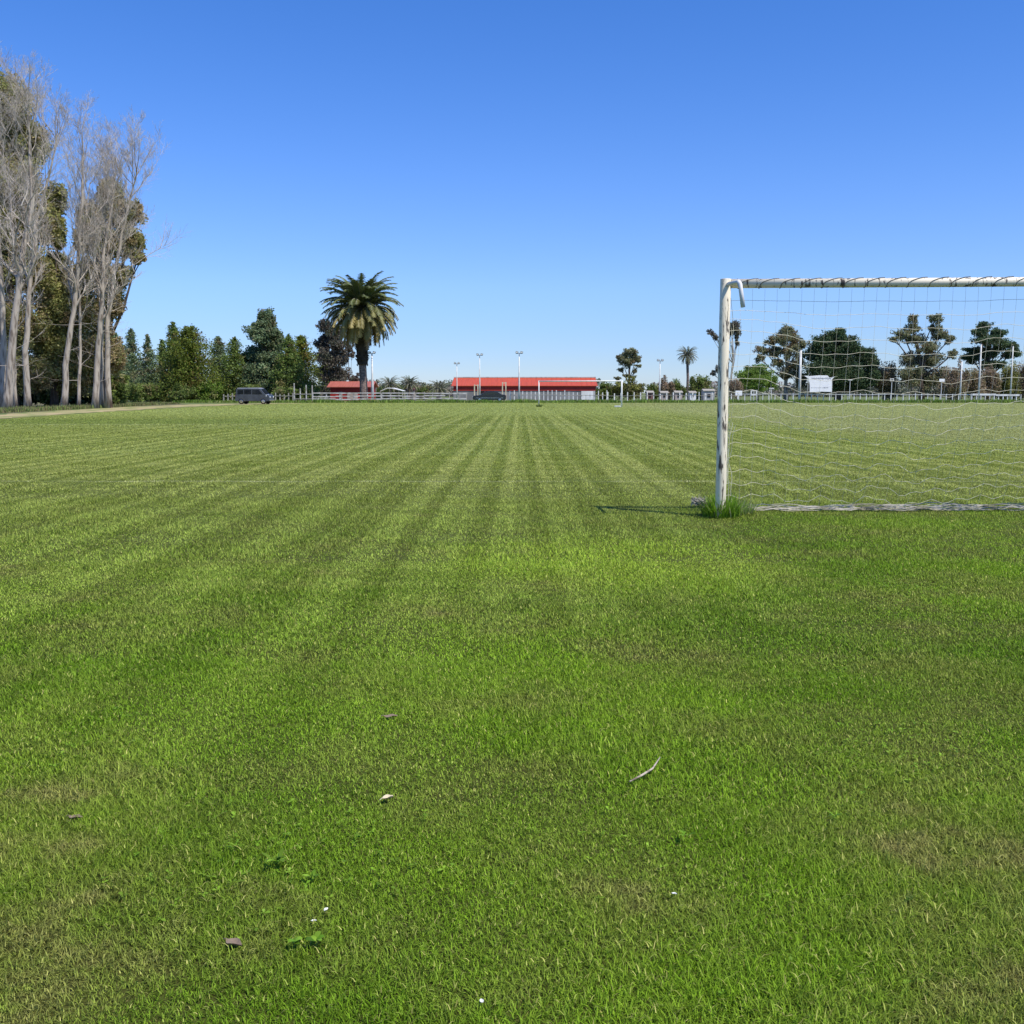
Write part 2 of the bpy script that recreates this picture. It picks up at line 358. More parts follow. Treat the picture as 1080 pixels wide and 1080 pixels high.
class MB:
    def __init__(s): s.v = []; s.f = []; s.sm = True
    def add(s, vs, fs):
        b = len(s.v); s.v.extend(vs); s.f.extend([tuple(i + b for i in f) for f in fs])
    def box(s, c, size, rz=0.0, taper=1.0):
        x, y, z = (d / 2 for d in size); ca, sa = math.cos(rz), math.sin(rz)
        vs = []
        for dz, k in ((-z, 1), (z, taper)):
            for dx, dy in ((-x, -y), (x, -y), (x, y), (-x, y)):
                dx *= k; dy *= k
                vs.append((c[0] + dx * ca - dy * sa, c[1] + dx * sa + dy * ca, c[2] + dz))
        s.add(vs, [(3, 2, 1, 0), (4, 5, 6, 7), (0, 1, 5, 4), (1, 2, 6, 5), (2, 3, 7, 6), (3, 0, 4, 7)])
    def tube(s, pts, radii, sides=8, caps=True):
        pts = [Vector(p) for p in pts]; n = len(pts)
        if isinstance(radii, (int, float)): radii = [radii] * n
        a = None; vs = []; fs = []
        for i, p in enumerate(pts):
            d = (pts[min(i + 1, n - 1)] - pts[max(i - 1, 0)])
            if d.length < 1e-9: d = Vector((0, 0, 1))
            d.normalize()
            if a is None: a = d.cross(Vector((1, 0, 0)) if abs(d.x) < 0.8 else Vector((0, 1, 0)))
            a = a - d * a.dot(d)
            if a.length < 1e-6: a = d.orthogonal()
            a.normalize(); b = d.cross(a)
            for k in range(sides):
                t = 2 * math.pi * k / sides
                vs.append(tuple(p + (a * math.cos(t) + b * math.sin(t)) * radii[i]))
        for i in range(n - 1):
            for k in range(sides):
                k2 = (k + 1) % sides
                fs.append((i * sides + k, i * sides + k2, (i + 1) * sides + k2, (i + 1) * sides + k))
        if caps:
            fs.append(tuple(range(sides))[::-1]); fs.append(tuple((n - 1) * sides + k for k in range(sides)))
        s.add(vs, fs)
    def prism(s, prof, y0, y1):
        """profile in x,z extruded along y"""
        n = len(prof)
        vs = [(x, y0, z) for x, z in prof] + [(x, y1, z) for x, z in prof]
        fs = [tuple(range(n)), tuple(range(2 * n - 1, n - 1, -1))]
        for i in range(n):
            j = (i + 1) % n
            fs.append((i, i + n, j + n, j))
        s.add(vs, fs)
    def build(s, name, m, parent=None, smooth=False, bevel=0.0):
        me = bpy.data.meshes.new(name); me.from_pydata(s.v, [], s.f); me.update()
        if smooth:
            me.polygons.foreach_set('use_smooth', [True] * len(me.polygons))
        me.materials.append(m)
        o = bpy.data.objects.new(name, me); COL.objects.link(o)
        if parent: o.parent = parent
        if bevel:
            b = o.modifiers.new('bevel', 'BEVEL'); b.width = bevel; b.segments = 2; b.limit_method = 'ANGLE'
        return o

def np_mesh(name, co, faces, m, parent=None, tint=None):
    """co (N,3); faces list of (F,k) arrays"""
    me = bpy.data.meshes.new(name)
    co = np.ascontiguousarray(co, dtype=np.float32)
    me.vertices.add(len(co)); me.vertices.foreach_set('co', co.ravel())
    tot = sum(f.size for f in faces); nf = sum(len(f) for f in faces)
    me.loops.add(tot); me.polygons.add(nf)
    me.loops.foreach_set('vertex_index', np.concatenate([f.ravel() for f in faces]).astype(np.int32))
    sizes = np.concatenate([np.full(len(f), f.shape[1], np.int32) for f in faces])
    starts = np.concatenate([[0], np.cumsum(sizes)[:-1]]).astype(np.int32)
    me.polygons.foreach_set('loop_start', starts)
    me.polygons.foreach_set('loop_total', sizes)
    if tint is not None:
        a = me.attributes.new('tint', 'FLOAT_COLOR', 'POINT')
        c4 = np.ones((len(co), 4), np.float32); c4[:, :3] = tint
        a.data.foreach_set('color', c4.ravel())
    me.update(calc_edges=True); me.validate()
    me.materials.append(m)
    o = bpy.data.objects.new(name, me); COL.objects.link(o)
    if parent: o.parent = parent
    return o

def unit(v):
    return v / np.maximum(np.linalg.norm(v, axis=1, keepdims=True), 1e-9)

def leaves(name, c, size, tint, m, parent, rng, aspect=0.55, axis=None, axis_mix=0.0):
    """a leaf spray (bent rhombus) at each centre"""
    n = len(c)
    d = unit(rng.normal(size=(n, 3)))
    if axis is not None: d = unit(d * (1 - axis_mix) + axis * axis_mix)
    e = unit(np.cross(d, unit(rng.normal(size=(n, 3)))))
    nn = np.cross(d, e)
    s = size[:, None]
    v0 = c - d * s * 0.5; v2 = c + d * s * 0.5
    v1 = c + e * s * aspect * 0.5 + nn * s * 0.12; v3 = c - e * s * aspect * 0.5 + nn * s * 0.12
    co = np.stack([v0, v1, v2, v3], 1).reshape(-1, 3)
    q = np.arange(n * 4).reshape(n, 4)
    return np_mesh(name, co, [q], m, parent, np.repeat(tint, 4, 0))

def tints(n, rng, clump=None, nclump=1, third=0.08):
    t = np.zeros((n, 3), np.float32)
    base = rng.random(nclump); br = rng.random(nclump)
    if clump is None: clump = np.zeros(n, int)
    t[:, 0] = np.clip(base[clump] * 0.6 + rng.random(n) * 0.45, 0, 1)
    t[:, 1] = np.clip(br[clump] * 0.55 + 0.1 + rng.random(n) * 0.3, 0, 1)
    third_c = (rng.random(nclump) < third * 1.2).astype(float) * 0.7
    t[:, 2] = np.clip(third_c[clump] + (rng.random(n) < third) * 0.6, 0, 1)
    return t

# ------------------------------------------------------------------ setting
def sheet(name, poly, z, m, kind='structure'):
    mb = MB(); mb.add([(x, y, z) for x, y in poly], [tuple(range(len(poly)))])
    return meta(mb.build(name, m), kind=kind)

circ = [(4000 * math.cos(a * math.pi / 32), 4000 * math.sin(a * math.pi / 32)) for a in range(64)]
sheet('ground', circ, -0.010, M['meadow'])
def wobble_edge(pts, amp, rng, step=1.5):
    out_ = []
    for i in range(len(pts)):
        a = Vector(pts[i]).to_2d(); b = Vector(pts[(i + 1) % len(pts)]).to_2d()
        k = max(1, int((b - a).length / step)) if (b - a).length < 90 else 1
        for j in range(k):
            p = a.lerp(b, j / k); out_.append((p.x + rng.uniform(-amp, amp), p.y + rng.uniform(-amp, amp)))
    return out_
rg = random.Random(4)
pitch = wobble_edge([(-26, -12), (40, -12), (95, 60), (95, 138), (-26, 138), (-30.5, 100), (-28.5, 70), (-26.3, 52), (-26, 20)], 0.35, rg)
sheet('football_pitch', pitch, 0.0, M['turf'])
path = wobble_edge([(-31.5, 20), (-26.1, 20), (-26.8, 53), (-29.2, 75), (-31.3, 100), (-30.5, 116), (-27, 128), (-24, 131), (-30, 135), (-37, 120), (-36.5, 98), (-33.5, 76), (-30.2, 53), (-29.8, 36)], 0.3, rg)
sheet('dirt_path', path, 0.005, M['dirt'])
lit = wobble_edge([(-80, 30), (-31.2, 30), (-31.6, 53), (-34.6, 76), (-37.2, 98), (-38, 122), (-46, 134), (-80, 134)], 0.6, rg, 2.0)
sheet('woodland_floor', lit, -0.004, M['litter'])

# ------------------------------------------------------------------ lawn blades (nobody could count them)
def lawn(name, zones, seed):
    rng = np.random.default_rng(seed)
    cos_, quads, tris, tt = [], [], [], []; base = 0
    for (y0, y1, dens, wid, ln, seg) in zones:
        hw = lambda y: 0.5 * y * 1.12 + 0.5
        area = (hw(y0) + hw(y1)) * (y1 - y0); n = int(area * dens)
        y0_, y1_ = y0, y1
        u = rng.random(n); y = np.sqrt(y0 ** 2 + u * (y1 ** 2 - y0 ** 2)); x = (rng.random(n) * 2 - 1) * hw(y)
        kp = ((x > -25.8 - np.clip((y - 52) * 0.10, 0, 4.4)) | (y < 30)) & (np.abs(x) < 94)
        x, y = x[kp], y[kp]; n = len(x)
        # tufty: slow variation of length
        hv = 0.85 + 0.22 * np.sin(x * 2.3 + 1.3 * np.sin(y * 1.7)) + 0.18 * np.sin(y * 3.1 + 1.7 * np.sin(x * 1.9 + 1)) + 0.15 * np.sin(x * 7 + y * 5)
        L = ln * np.clip(hv, 0.5, 1.5) * rng.uniform(0.6, 1.35, n)
        W = wid * rng.uniform(0.7, 1.4, n)
        th = rng.random(n) * 2 * math.pi
        lean = np.clip(rng.normal(1.18 if y1 < 14 else 1.22, 0.42 if y1 < 14 else 0.25, n), 0.05, 1.5)
        dry = (rng.random(n) < 0.055)
        L = np.where(dry, L * 0.75, L)
        lie = dry & (rng.random(n) < 0.6)
        lean[lie] = 1.52
        d = np.stack([np.cos(th), np.sin(th), np.zeros(n)], 1)
        sd_ = np.stack([-np.sin(th), np.cos(th), np.zeros(n)], 1)
        up = np.array([0, 0, 1.0])
        b = np.stack([x, y, np.where(lie, rng.uniform(0.008, 0.03, n), 0.0)], 1)
        l1 = lean * 0.55
        mid = b + (d * np.sin(l1)[:, None] + up * np.cos(l1)[:, None]) * (L * 0.5)[:, None]
        tip = mid + (d * np.sin(lean)[:, None] + up * np.cos(lean)[:, None]) * (L * 0.55)[:, None]
        t = np.zeros((n, 3), np.float32)
        t[:, 0] = rng.random(n); t[:, 1] = rng.random(n); t[:, 2] = np.where(dry, rng.uniform(0.3, 0.95, n), 0.0)
        w2 = (W * 0.5)[:, None]
        if seg == 2:
            co = np.stack([b - sd_ * w2, b + sd_ * w2, mid + sd_ * w2 * 0.85, mid - sd_ * w2 * 0.85, tip], 1).reshape(-1, 3)
            i = np.arange(n)[:, None] * 5 + base
            quads.append(i + np.array([[0, 1, 2, 3]])); tris.append(i + np.array([[3, 2, 4]]))
            k = 5
        else:
            co = np.stack([b - sd_ * w2, b + sd_ * w2, tip], 1).reshape(-1, 3)
            i = np.arange(n)[:, None] * 3 + base
            tris.append(i + np.array([[0, 1, 2]])); k = 3
        cos_.append(co); tt.append(np.repeat(t, k, 0)); base += n * k
    fs = ([np.concatenate(quads)] if quads else []) + [np.concatenate(tris)]
    o = np_mesh(name, np.concatenate(cos_), fs, M['blade'], None, np.concatenate(tt))
    return meta(o, 'short mown green grass covering the football field', 'grass', kind='stuff')
lawn('lawn_grass', [
    (1.6, 3.2, 42000, 0.0022, 0.029, 2),
    (3.2, 5.0, 25000, 0.0029, 0.030, 2),
    (5.0, 8.0, 12000, 0.0042, 0.031, 2),
    (8.0, 13.0, 4600, 0.0072, 0.034, 1),
    (13.0, 22.0, 1500, 0.012, 0.032, 1),
    (22.0, 38.0, 420, 0.022, 0.030, 1),
    (38.0, 70.0, 90, 0.045, 0.030, 1),
    (70.0, 136.0, 26, 0.085, 0.032, 1)], 11)

# ------------------------------------------------------------------ near goal
def net_surface(Wd, Ht):
    def f(u, v):
        """u metres along the bar, v 0 top .. 1 bottom -> local point (x along bar, -y towards camera)"""
        sag = 0.02 * math.sin(u * 2.1 + 0.5) + 0.015 * math.sin(u * 4.7) + 0.012 * math.sin(u * 9.1 + v * 4)
        fold = 0.12 * (1 - min(1, max(0, (u - 0.35) / 0.5))) * math.sin(math.pi * min(1, v * 1.1))
        back = -(0.05 + 0.78 * v ** 1.9 + 0.05 * math.sin(u * 1.7 + v * 3) * v) * (1 - 0.35 * max(0, 1 - u / 0.8))
        kn = math.sin(u * 24.5 + 3 * math.sin(v * 19)) * 0.012 + math.sin(u * 11.3 + 7 * v) * 0.012
        sag += kn * (0.3 + v)
        x = u + 0.022 * math.sin(u * 3 + v * 5) * v + 0.05 * math.sin(v * 6 + 1) * max(0, 1 - u / 0.6) * v
        z = Ht * (1 - v) + (sag * (0.6 + 0.9 * v) + fold) * min(1, 6 * v)
        return (x, -back, max(z, 0.02))
    return f
A = G(759.5, 546)                                  # foot of the left post
yaw_goal = -R(4.5)
goal = thing('football_goal', 'near white football goal of peeling round posts with a saggy net', 'goal', (A.x, A.y, 0), yaw_goal)
GW, GH = 7.32, 2.47
for gx in (0, GW):
    mb = MB(); lean = 0.0
    mb.tube([(gx, 0, -0.05), (gx + 0.002, 0, 0.8), (gx - 0.004, 0, 1.7), (gx, 0, GH + 0.051)], 0.056, 20)
    mb.build('post', M['post_paint'], goal, smooth=True, bevel=0.004)
mb = MB(); mb.tube([(0.058, 0, GH + 0.002), (2.4, 0, GH - 0.004), (4.9, 0, GH - 0.004), (GW - 0.058, 0, GH + 0.002)], 0.048, 18)
bar = mb.build('crossbar', M['post_paint'], goal, smooth=True)
for gx, s in ((0, 1), (GW, -1)):
    mb = MB(); mb.tube([(gx + s * 0.02, -0.05, GH - 0.01), (gx + s * 0.04, -0.28, GH - 0.02), (gx + s * 0.06, -0.54, GH - 0.035), (gx + s * 0.07, -0.575, GH - 0.06), (gx + s * 0.105, -0.58, GH - 0.29)], 0.022, 10)
    mb.build('net_bracket', M['goal_white'], goal, smooth=True)
rr = random.Random(8)
mb = MB(); pts = []
turns = int(GW / 0.215)
for i in range(turns * 14):
    a = i / 14; th = 2 * math.pi * a
    frac = a - int(a)
    # the lacing runs straight along the bar for most of a turn, then wraps over it
    xx = 0.12 + (int(a) + (0.1 * frac if frac < 0.75 else 0.075 + (frac - 0.75) * 3.7)) * 0.215
    pts.append((min(xx, GW - 0.1), 0.0515 * math.sin(th), GH + 0.0515 * math.cos(th)))
mb.tube(pts, 0.0038, 5)
mb.build('net_lacing', M['rope'], goal)
F = net_surface(GW, GH - 0.05); CELL = 0.128
mb = MB(); nu = int(GW / CELL); nv = int(2.4 / CELL)
for i in range(nu + 1):
    u = 0.03 + i * CELL
    mb.tube([F(u, j / nv) for j in range(nv + 1)], 0.0012, 5, caps=False)
for j in range(1, nv + 1):
    mb.tube([F(0.03 + i * CELL / 2, j / nv) for i in range(2 * nu + 1)], 0.0020, 6, caps=False)
mb.build('net', M['net'], goal, smooth=True)
# slack edge of the net bunched beside the post
mb = MB()
for k in range(9):
    x0 = 0.06 + rr.uniform(0, 0.10); ph = rr.uniform(0, 6)
    z1 = rr.uniform(0.9, 1.35) if k > 1 else 2.3
    mb.tube([(x0 + 0.03 * math.sin(z * 5 + ph) + 0.012 * math.sin(z * 17 + ph), 0.09 + (2.3 - z) * 0.16 - 0.03 * math.cos(z * 4 + ph), z) for z in [z1 * q / 14 + 0.03 for q in range(15)]], 0.0028, 3)
mb.build('net_edge', M['net'], goal)
# foot of the net bunched on the grass
mb = MB()
for k in range(20):
    y0 = rr.gauss(0.80, 0.11); z0 = max(0.02, rr.gauss(0.045, 0.014)); ph = rr.uniform(0, 7); f1 = rr.uniform(3, 9)
    u0 = rr.uniform(0.15, 1.0) if k % 3 else rr.uniform(0.15, 5); u1 = min(GW, u0 + rr.uniform(2.0, 7))
    m_ = int((u1 - u0) / 0.06)
    grow = lambda u: 0.75 + 0.35 * min(1, u / 3)
    mb.tube([(u0 + q * 0.06, y0 * grow(u0 + q * .06) + 0.03 * math.sin(q * 0.06 * f1 + ph) + rr.uniform(-.008, .008), max(0.012, (z0 + 0.015 * math.sin(q * 0.06 * f1 * 1.7 + ph)) * grow(u0 + q * .06) + rr.uniform(-.006, .006))) for q in range(m_)], 0.0042, 3)
mb.build('net_foot', M['net_ground'], goal)

# bundle of old net left of the post
bl = G(737, 534.5)
bd = thing('net_bundle', 'small pale bundle of tangled net on the grass left of the near post', 'net', (bl.x, bl.y, 0))
mb = MB()
for k in range(40):
    a = rr.uniform(0, 6.28); pts = []
    for q in range(9):
        a += rr.uniform(-1.2, 1.2); r_ = rr.uniform(0.02, 0.10)
        pts.append((r_ * math.cos(a), 0.6 * r_ * math.sin(a), 0.012 + abs(rr.gauss(0.05, 0.03))))
    mb.tube(pts, 0.004, 3)
mb.build('cord', M['net_ground'], bd)

def grass_tuft(name, label, loc, n, Hh, rad, seed, dry=0.15, cat='weeds', wid=0.008, m='lf_weed', droop=0.5, sx=1.0, group=None):
    rng = np.random.default_rng(seed)
    o = thing(name, label, cat, loc, 0, group)
    r = rad * np.sqrt(rng.random(n)); a = rng.random(n) * 6.283
    b = np.stack([r * np.cos(a) * sx, r * np.sin(a), np.zeros(n)], 1)
    th = a + rng.normal(0, 0.8, n); lean = np.clip(rng.normal(0.35, 0.25, n) + r / rad * 0.35, 0, 1.3)
    L = Hh * rng.uniform(0.4, 1.1, n) * (1 - 0.35 * r / rad); W = wid * rng.uniform(0.6, 1.4, n)
    d = np.stack([np.cos(th), np.sin(th), np.zeros(n)], 1); s = np.stack([-np.sin(th), np.cos(th), np.zeros(n)], 1)
    up = np.array([0, 0, 1.0]); pts = [b]; p = b
    for k in range(3):
        ang = lean * (0.5 + droop * k); ang = np.clip(ang, 0, 1.9)
        p = p + (d * np.sin(ang)[:, None] + up * np.cos(ang)[:, None]) * (L / 3)[:, None]; pts.append(p)
    w_ = (W / 2)[:, None]
    co = np.stack([pts[0] - s * w_ * .7, pts[0] + s * w_ * .7, pts[1] + s * w_, pts[1] - s * w_, pts[2] + s * w_ * .7, pts[2] - s * w_ * .7, pts[3]], 1).reshape(-1, 3)
    i = np.arange(n)[:, None] * 7
    q = np.concatenate([i + np.array([[0, 1, 2, 3]]), i + np.array([[3, 2, 4, 5]])]); t3 = i + np.array([[5, 4, 6]])
    t = np.zeros((n, 3), np.float32); t[:, 0] = rng.random(n); t[:, 1] = rng.random(n); t[:, 2] = (rng.random(n) < dry) * rng.uniform(.5, 1, n)
    np_mesh('blades', co, [q, t3], M[m], o, np.repeat(t, 7, 0))
    return o
wl = G(757, 544)
grass_tuft('weed_clump', 'tall bright green weed tuft growing around the foot of the near goalpost', (wl.x + 0.015, wl.y - 0.10, 0), 700, 0.36, 0.19, 5, 0.06, sx=1.0)
wl = G(776, 542)
grass_tuft('dry_weed_clump', 'wispy half dried weed clump right of the near goalpost', (wl.x, wl.y + 0.02, 0), 300, 0.30, 0.20, 6, 0.55, wid=0.006, droop=0.7)

# ------------------------------------------------------------------ far goal
FG = G(655.5, 429.4); FL = G(568.3, 429.0)
fw = (FG - FL).length
fgoal = thing('football_goal', 'distant bare white goal frame at the far end of the field', 'goal', FL, math.atan2(FG.y - FL.y, FG.x - FL.x))
for gx, rad in ((0, 0.055), (fw, 0.075)):
    mb = MB(); mb.tube([(gx, 0, -0.03), (gx, 0, 1.2), (gx, 0, 2.5)], rad, 12); mb.build('post', M['goal_white'], fgoal, smooth=True)
mb = MB(); mb.tube([(0.05, 0, 2.44), (fw / 2, 0, 2.435), (fw - 0.07, 0, 2.44)], 0.055, 12); mb.build('crossbar', M['goal_white'], fgoal, smooth=True)
mb = MB(); mb.box((fw - 0.36, -0.1, 0.07), (0.56, 0.18, 0.14)); mb.build('base_block', M['goal_white'], fgoal, bevel=0.02)
grass_tuft('dark_tuft', 'dark grass tuft at the left foot of the distant goal', (FL.x + 0.02, FL.y - 0.2, 0), 160, 0.4, 0.28, 9, 0.1, wid=0.03, m='lf_bush')

# ------------------------------------------------------------------ small things in the near grass
def dead_leaf(px, py, size, label, m, rz, curl=0.35, name='dead_leaf', cat='leaf'):
    g = G(px, py); o = thing(name, label, cat, (g.x, g.y, 0), rz)
    mb = MB(); nx, ny = 7, 5; th = 0.0012
    vs, fs = [], []
    for lay in (0, 1):
        for i in range(nx):
            t = i / (nx - 1); wv = 0.30 * max(0.03, math.sin(math.pi * t ** 0.8)) ** 1.1
            for j in range(ny):
                s = (j / (ny - 1) * 2 - 1)
                z = 0.019 + curl * size * (abs(s) ** 2 * wv * 1.1 + 0.35 * (t - 0.5) ** 2 * 2) + 0.05 * size * math.sin(7 * t + 3 * s)
                vs.append(((t - 0.5) * size, s * wv * size, z + lay * th))
    for lay in (0, 1):
        for i in range(nx - 1):
            for j in range(ny - 1):
                a = lay * nx * ny + i * ny + j; q = (a, a + ny, a + ny + 1, a + 1)
                fs.append(q if lay else q[::-1])
    mb.add(vs, fs)
    mb.build('blade', m, o, smooth=True)
    if cat == 'petal': return o
    mb = MB(); mb.tube([(-0.5 * size, 0, 0.026), (-0.72 * size, 0.03 * size, 0.020)], 0.0013, 5); mb.build('stalk', m, o)
    return o
dead_leaf(247, 1003, 0.050, 'curled pinkish brown dead leaf lying near the bottom left', M['dead_leaf'], R(-28))
dead_leaf(409, 848, 0.040, 'bleached cream dead leaf with a raised tip', M['pale_leaf'], R(35), 0.6)
dead_leaf(412, 760, 0.055, 'flat reddish brown dead leaf, farthest of the fallen leaves', M['dead_leaf'], R(8), 0.1)
dead_leaf(80, 868, 0.045, 'grey brown dead leaf lying close to the left edge', M['dead_leaf'], R(-5), 0.2)
dead_leaf(344, 967, 0.016, 'tiny white petal, left one of the two near the pinkish leaf', M['petal'], R(60), 0.4, 'petal', 'petal')
dead_leaf(331, 979, 0.014, 'tiny white petal just below and left of another petal', M['petal'], R(10), 0.4, 'petal', 'petal')
dead_leaf(508, 1065, 0.015, 'small white petal standing at the bottom centre edge', M['petal'], R(100), 0.5, 'petal', 'petal')
dead_leaf(711, 950, 0.014, 'small cream white petal in the dense green right of centre', M['petal'], R(-20), 0.4, 'petal', 'petal')
dead_leaf(959, 956, 0.032, 'pale green fallen leaf blade in the lower right grass', M['lf_weed'], R(35), 0.5, 'fallen_leaf')
g = G(680, 823)
tw = thing('twig', 'thin curved pale dead twig lying on the grass', 'twig', (g.x, g.y, 0))
e0, e1, e2, e3 = G(664, 832), G(677, 826), G(688, 820), G(696, 810)
mb = MB(); mb.tube([(e.x - g.x, e.y - g.y, z) for e, z in ((e0, .026), (e1, .029), (e2, .032), (e3, .040))], [0.0028, 0.0040, 0.0036, 0.002], 7); mb.build('stem', M['twig_dead'], tw, smooth=True)
def rosette(px, py, n, L, label, seed, wid=0.24):
    g = G(px, py); rng = random.Random(seed); o = thing('weed_rosette', label, 'weed', (g.x, g.y, 0), 0)
    co, q, tt = [], [], []
    for k in range(n):
        a = 6.283 * k / n + rng.uniform(-.4, .4); l = L * rng.uniform(.6, 1.1); W = l * wid * rng.uniform(.7, 1.2); el = rng.uniform(0.15, 1.0)
        hue, br = rng.random(), rng.random(); b0 = len(co); S_ = 5
        ox, oy = rng.uniform(-.3, .3) * L, rng.uniform(-.3, .3) * L
        for i in range(S_ + 1):
            t = i / S_; rr_ = l * t; z = 0.015 + l * (math.sin(el) * t * 1.3 - 0.7 * math.sin(el) * t * t) + 0.012
            ww = W * (0.25 + math.sin(math.pi * min(t * 0.95 + 0.03, 1)) ) * 0.5 if t < 1 else 0.001
            for s in (-1, 1):
                co.append((ox + rr_ * math.cos(a) - s * ww * math.sin(a), oy + rr_ * math.sin(a) + s * ww * math.cos(a), z + abs(ww) * 0.25)); tt.append((hue, br, 0))
        for i in range(S_): q.append((b0 + 2 * i, b0 + 2 * i + 1, b0 + 2 * i + 3, b0 + 2 * i + 2))
    np_mesh('leaf_blades', np.array(co), [np.array(q)], M['lf_weed'], o, np.array(tt, np.float32)); return o
rosette(292, 918, 9, 0.041, 'lime green broadleaf weed, largest one left of centre', 3)
rosette(246, 903, 10, 0.034, 'long thin leaved lime weed up and left of the broadleaf one', 4, 0.12)
rosette(312, 1006, 6, 0.024, 'low round leaved green weed right of the pinkish dead leaf', 5, 0.6)
rosette(332, 1003, 5, 0.024, 'low round leaved weed, rightmost of the pair beside the dead leaf', 6, 0.6)
rosette(378, 892, 6, 0.024, 'dull dark leaved weed right of the lime broadleaf weed', 7, 0.3)
rosette(722, 890, 7, 0.024, 'small green weed below the fallen twig', 8, 0.3)
rosette(330, 935, 6, 0.024, 'small weed right of the lime broadleaf weed', 12, 0.35)
rosette(880, 870, 8, 0.029, 'small bright weed in the right hand grass', 13, 0.2)

# clover and other small broad leaves mixed into the turf (nobody could count them)
rng = np.random.default_rng(41); co, q, tt = [], [], []
cl = [(rng.uniform(-.5, .5) * yy * 1.1, yy) for yy in rng.uniform(1.9, 7.5, 26)] + [(G(255, 905).x, G(255, 905).y)] * 3 + [(G(560, 600).x, G(560, 600).y)] * 2
for (cx, cy) in cl:
    for k in range(int(rng.integers(8, 34))):
        x, y = cx + rng.normal(0, .16), cy + rng.normal(0, .16); a0 = rng.uniform(0, 6.28); h = rng.uniform(.012, .026); hue, br = rng.uniform(.3, 1), rng.uniform(.2, 1)
        for j in range(3):
            a = a0 + j * 2.1 + rng.normal(0, .25); l = rng.uniform(.008, .018); w_ = l * rng.uniform(.22, .45); e = rng.normal(.15, .3)
            dx, dy, dz = math.cos(a) * l * math.cos(e), math.sin(a) * l * math.cos(e), l * math.sin(e); b0 = len(co)
            co += [(x, y, h), (x + dx * .6 - math.sin(a) * w_, y + dy * .6 + math.cos(a) * w_, h + dz * .6 + .002), (x + dx, y + dy, h + dz), (x + dx * .6 + math.sin(a) * w_, y + dy * .6 - math.cos(a) * w_, h + dz * .6 + .002)]
            q.append((b0, b0 + 1, b0 + 2, b0 + 3)); tt += [(hue, br, 0)] * 4
meta(np_mesh('lawn_weeds', np.array(co), [np.array(q)], M['lf_weed'], None, np.array(tt, np.float32)), 'small clover and broad leaves scattered in the near turf', 'weeds', kind='stuff')

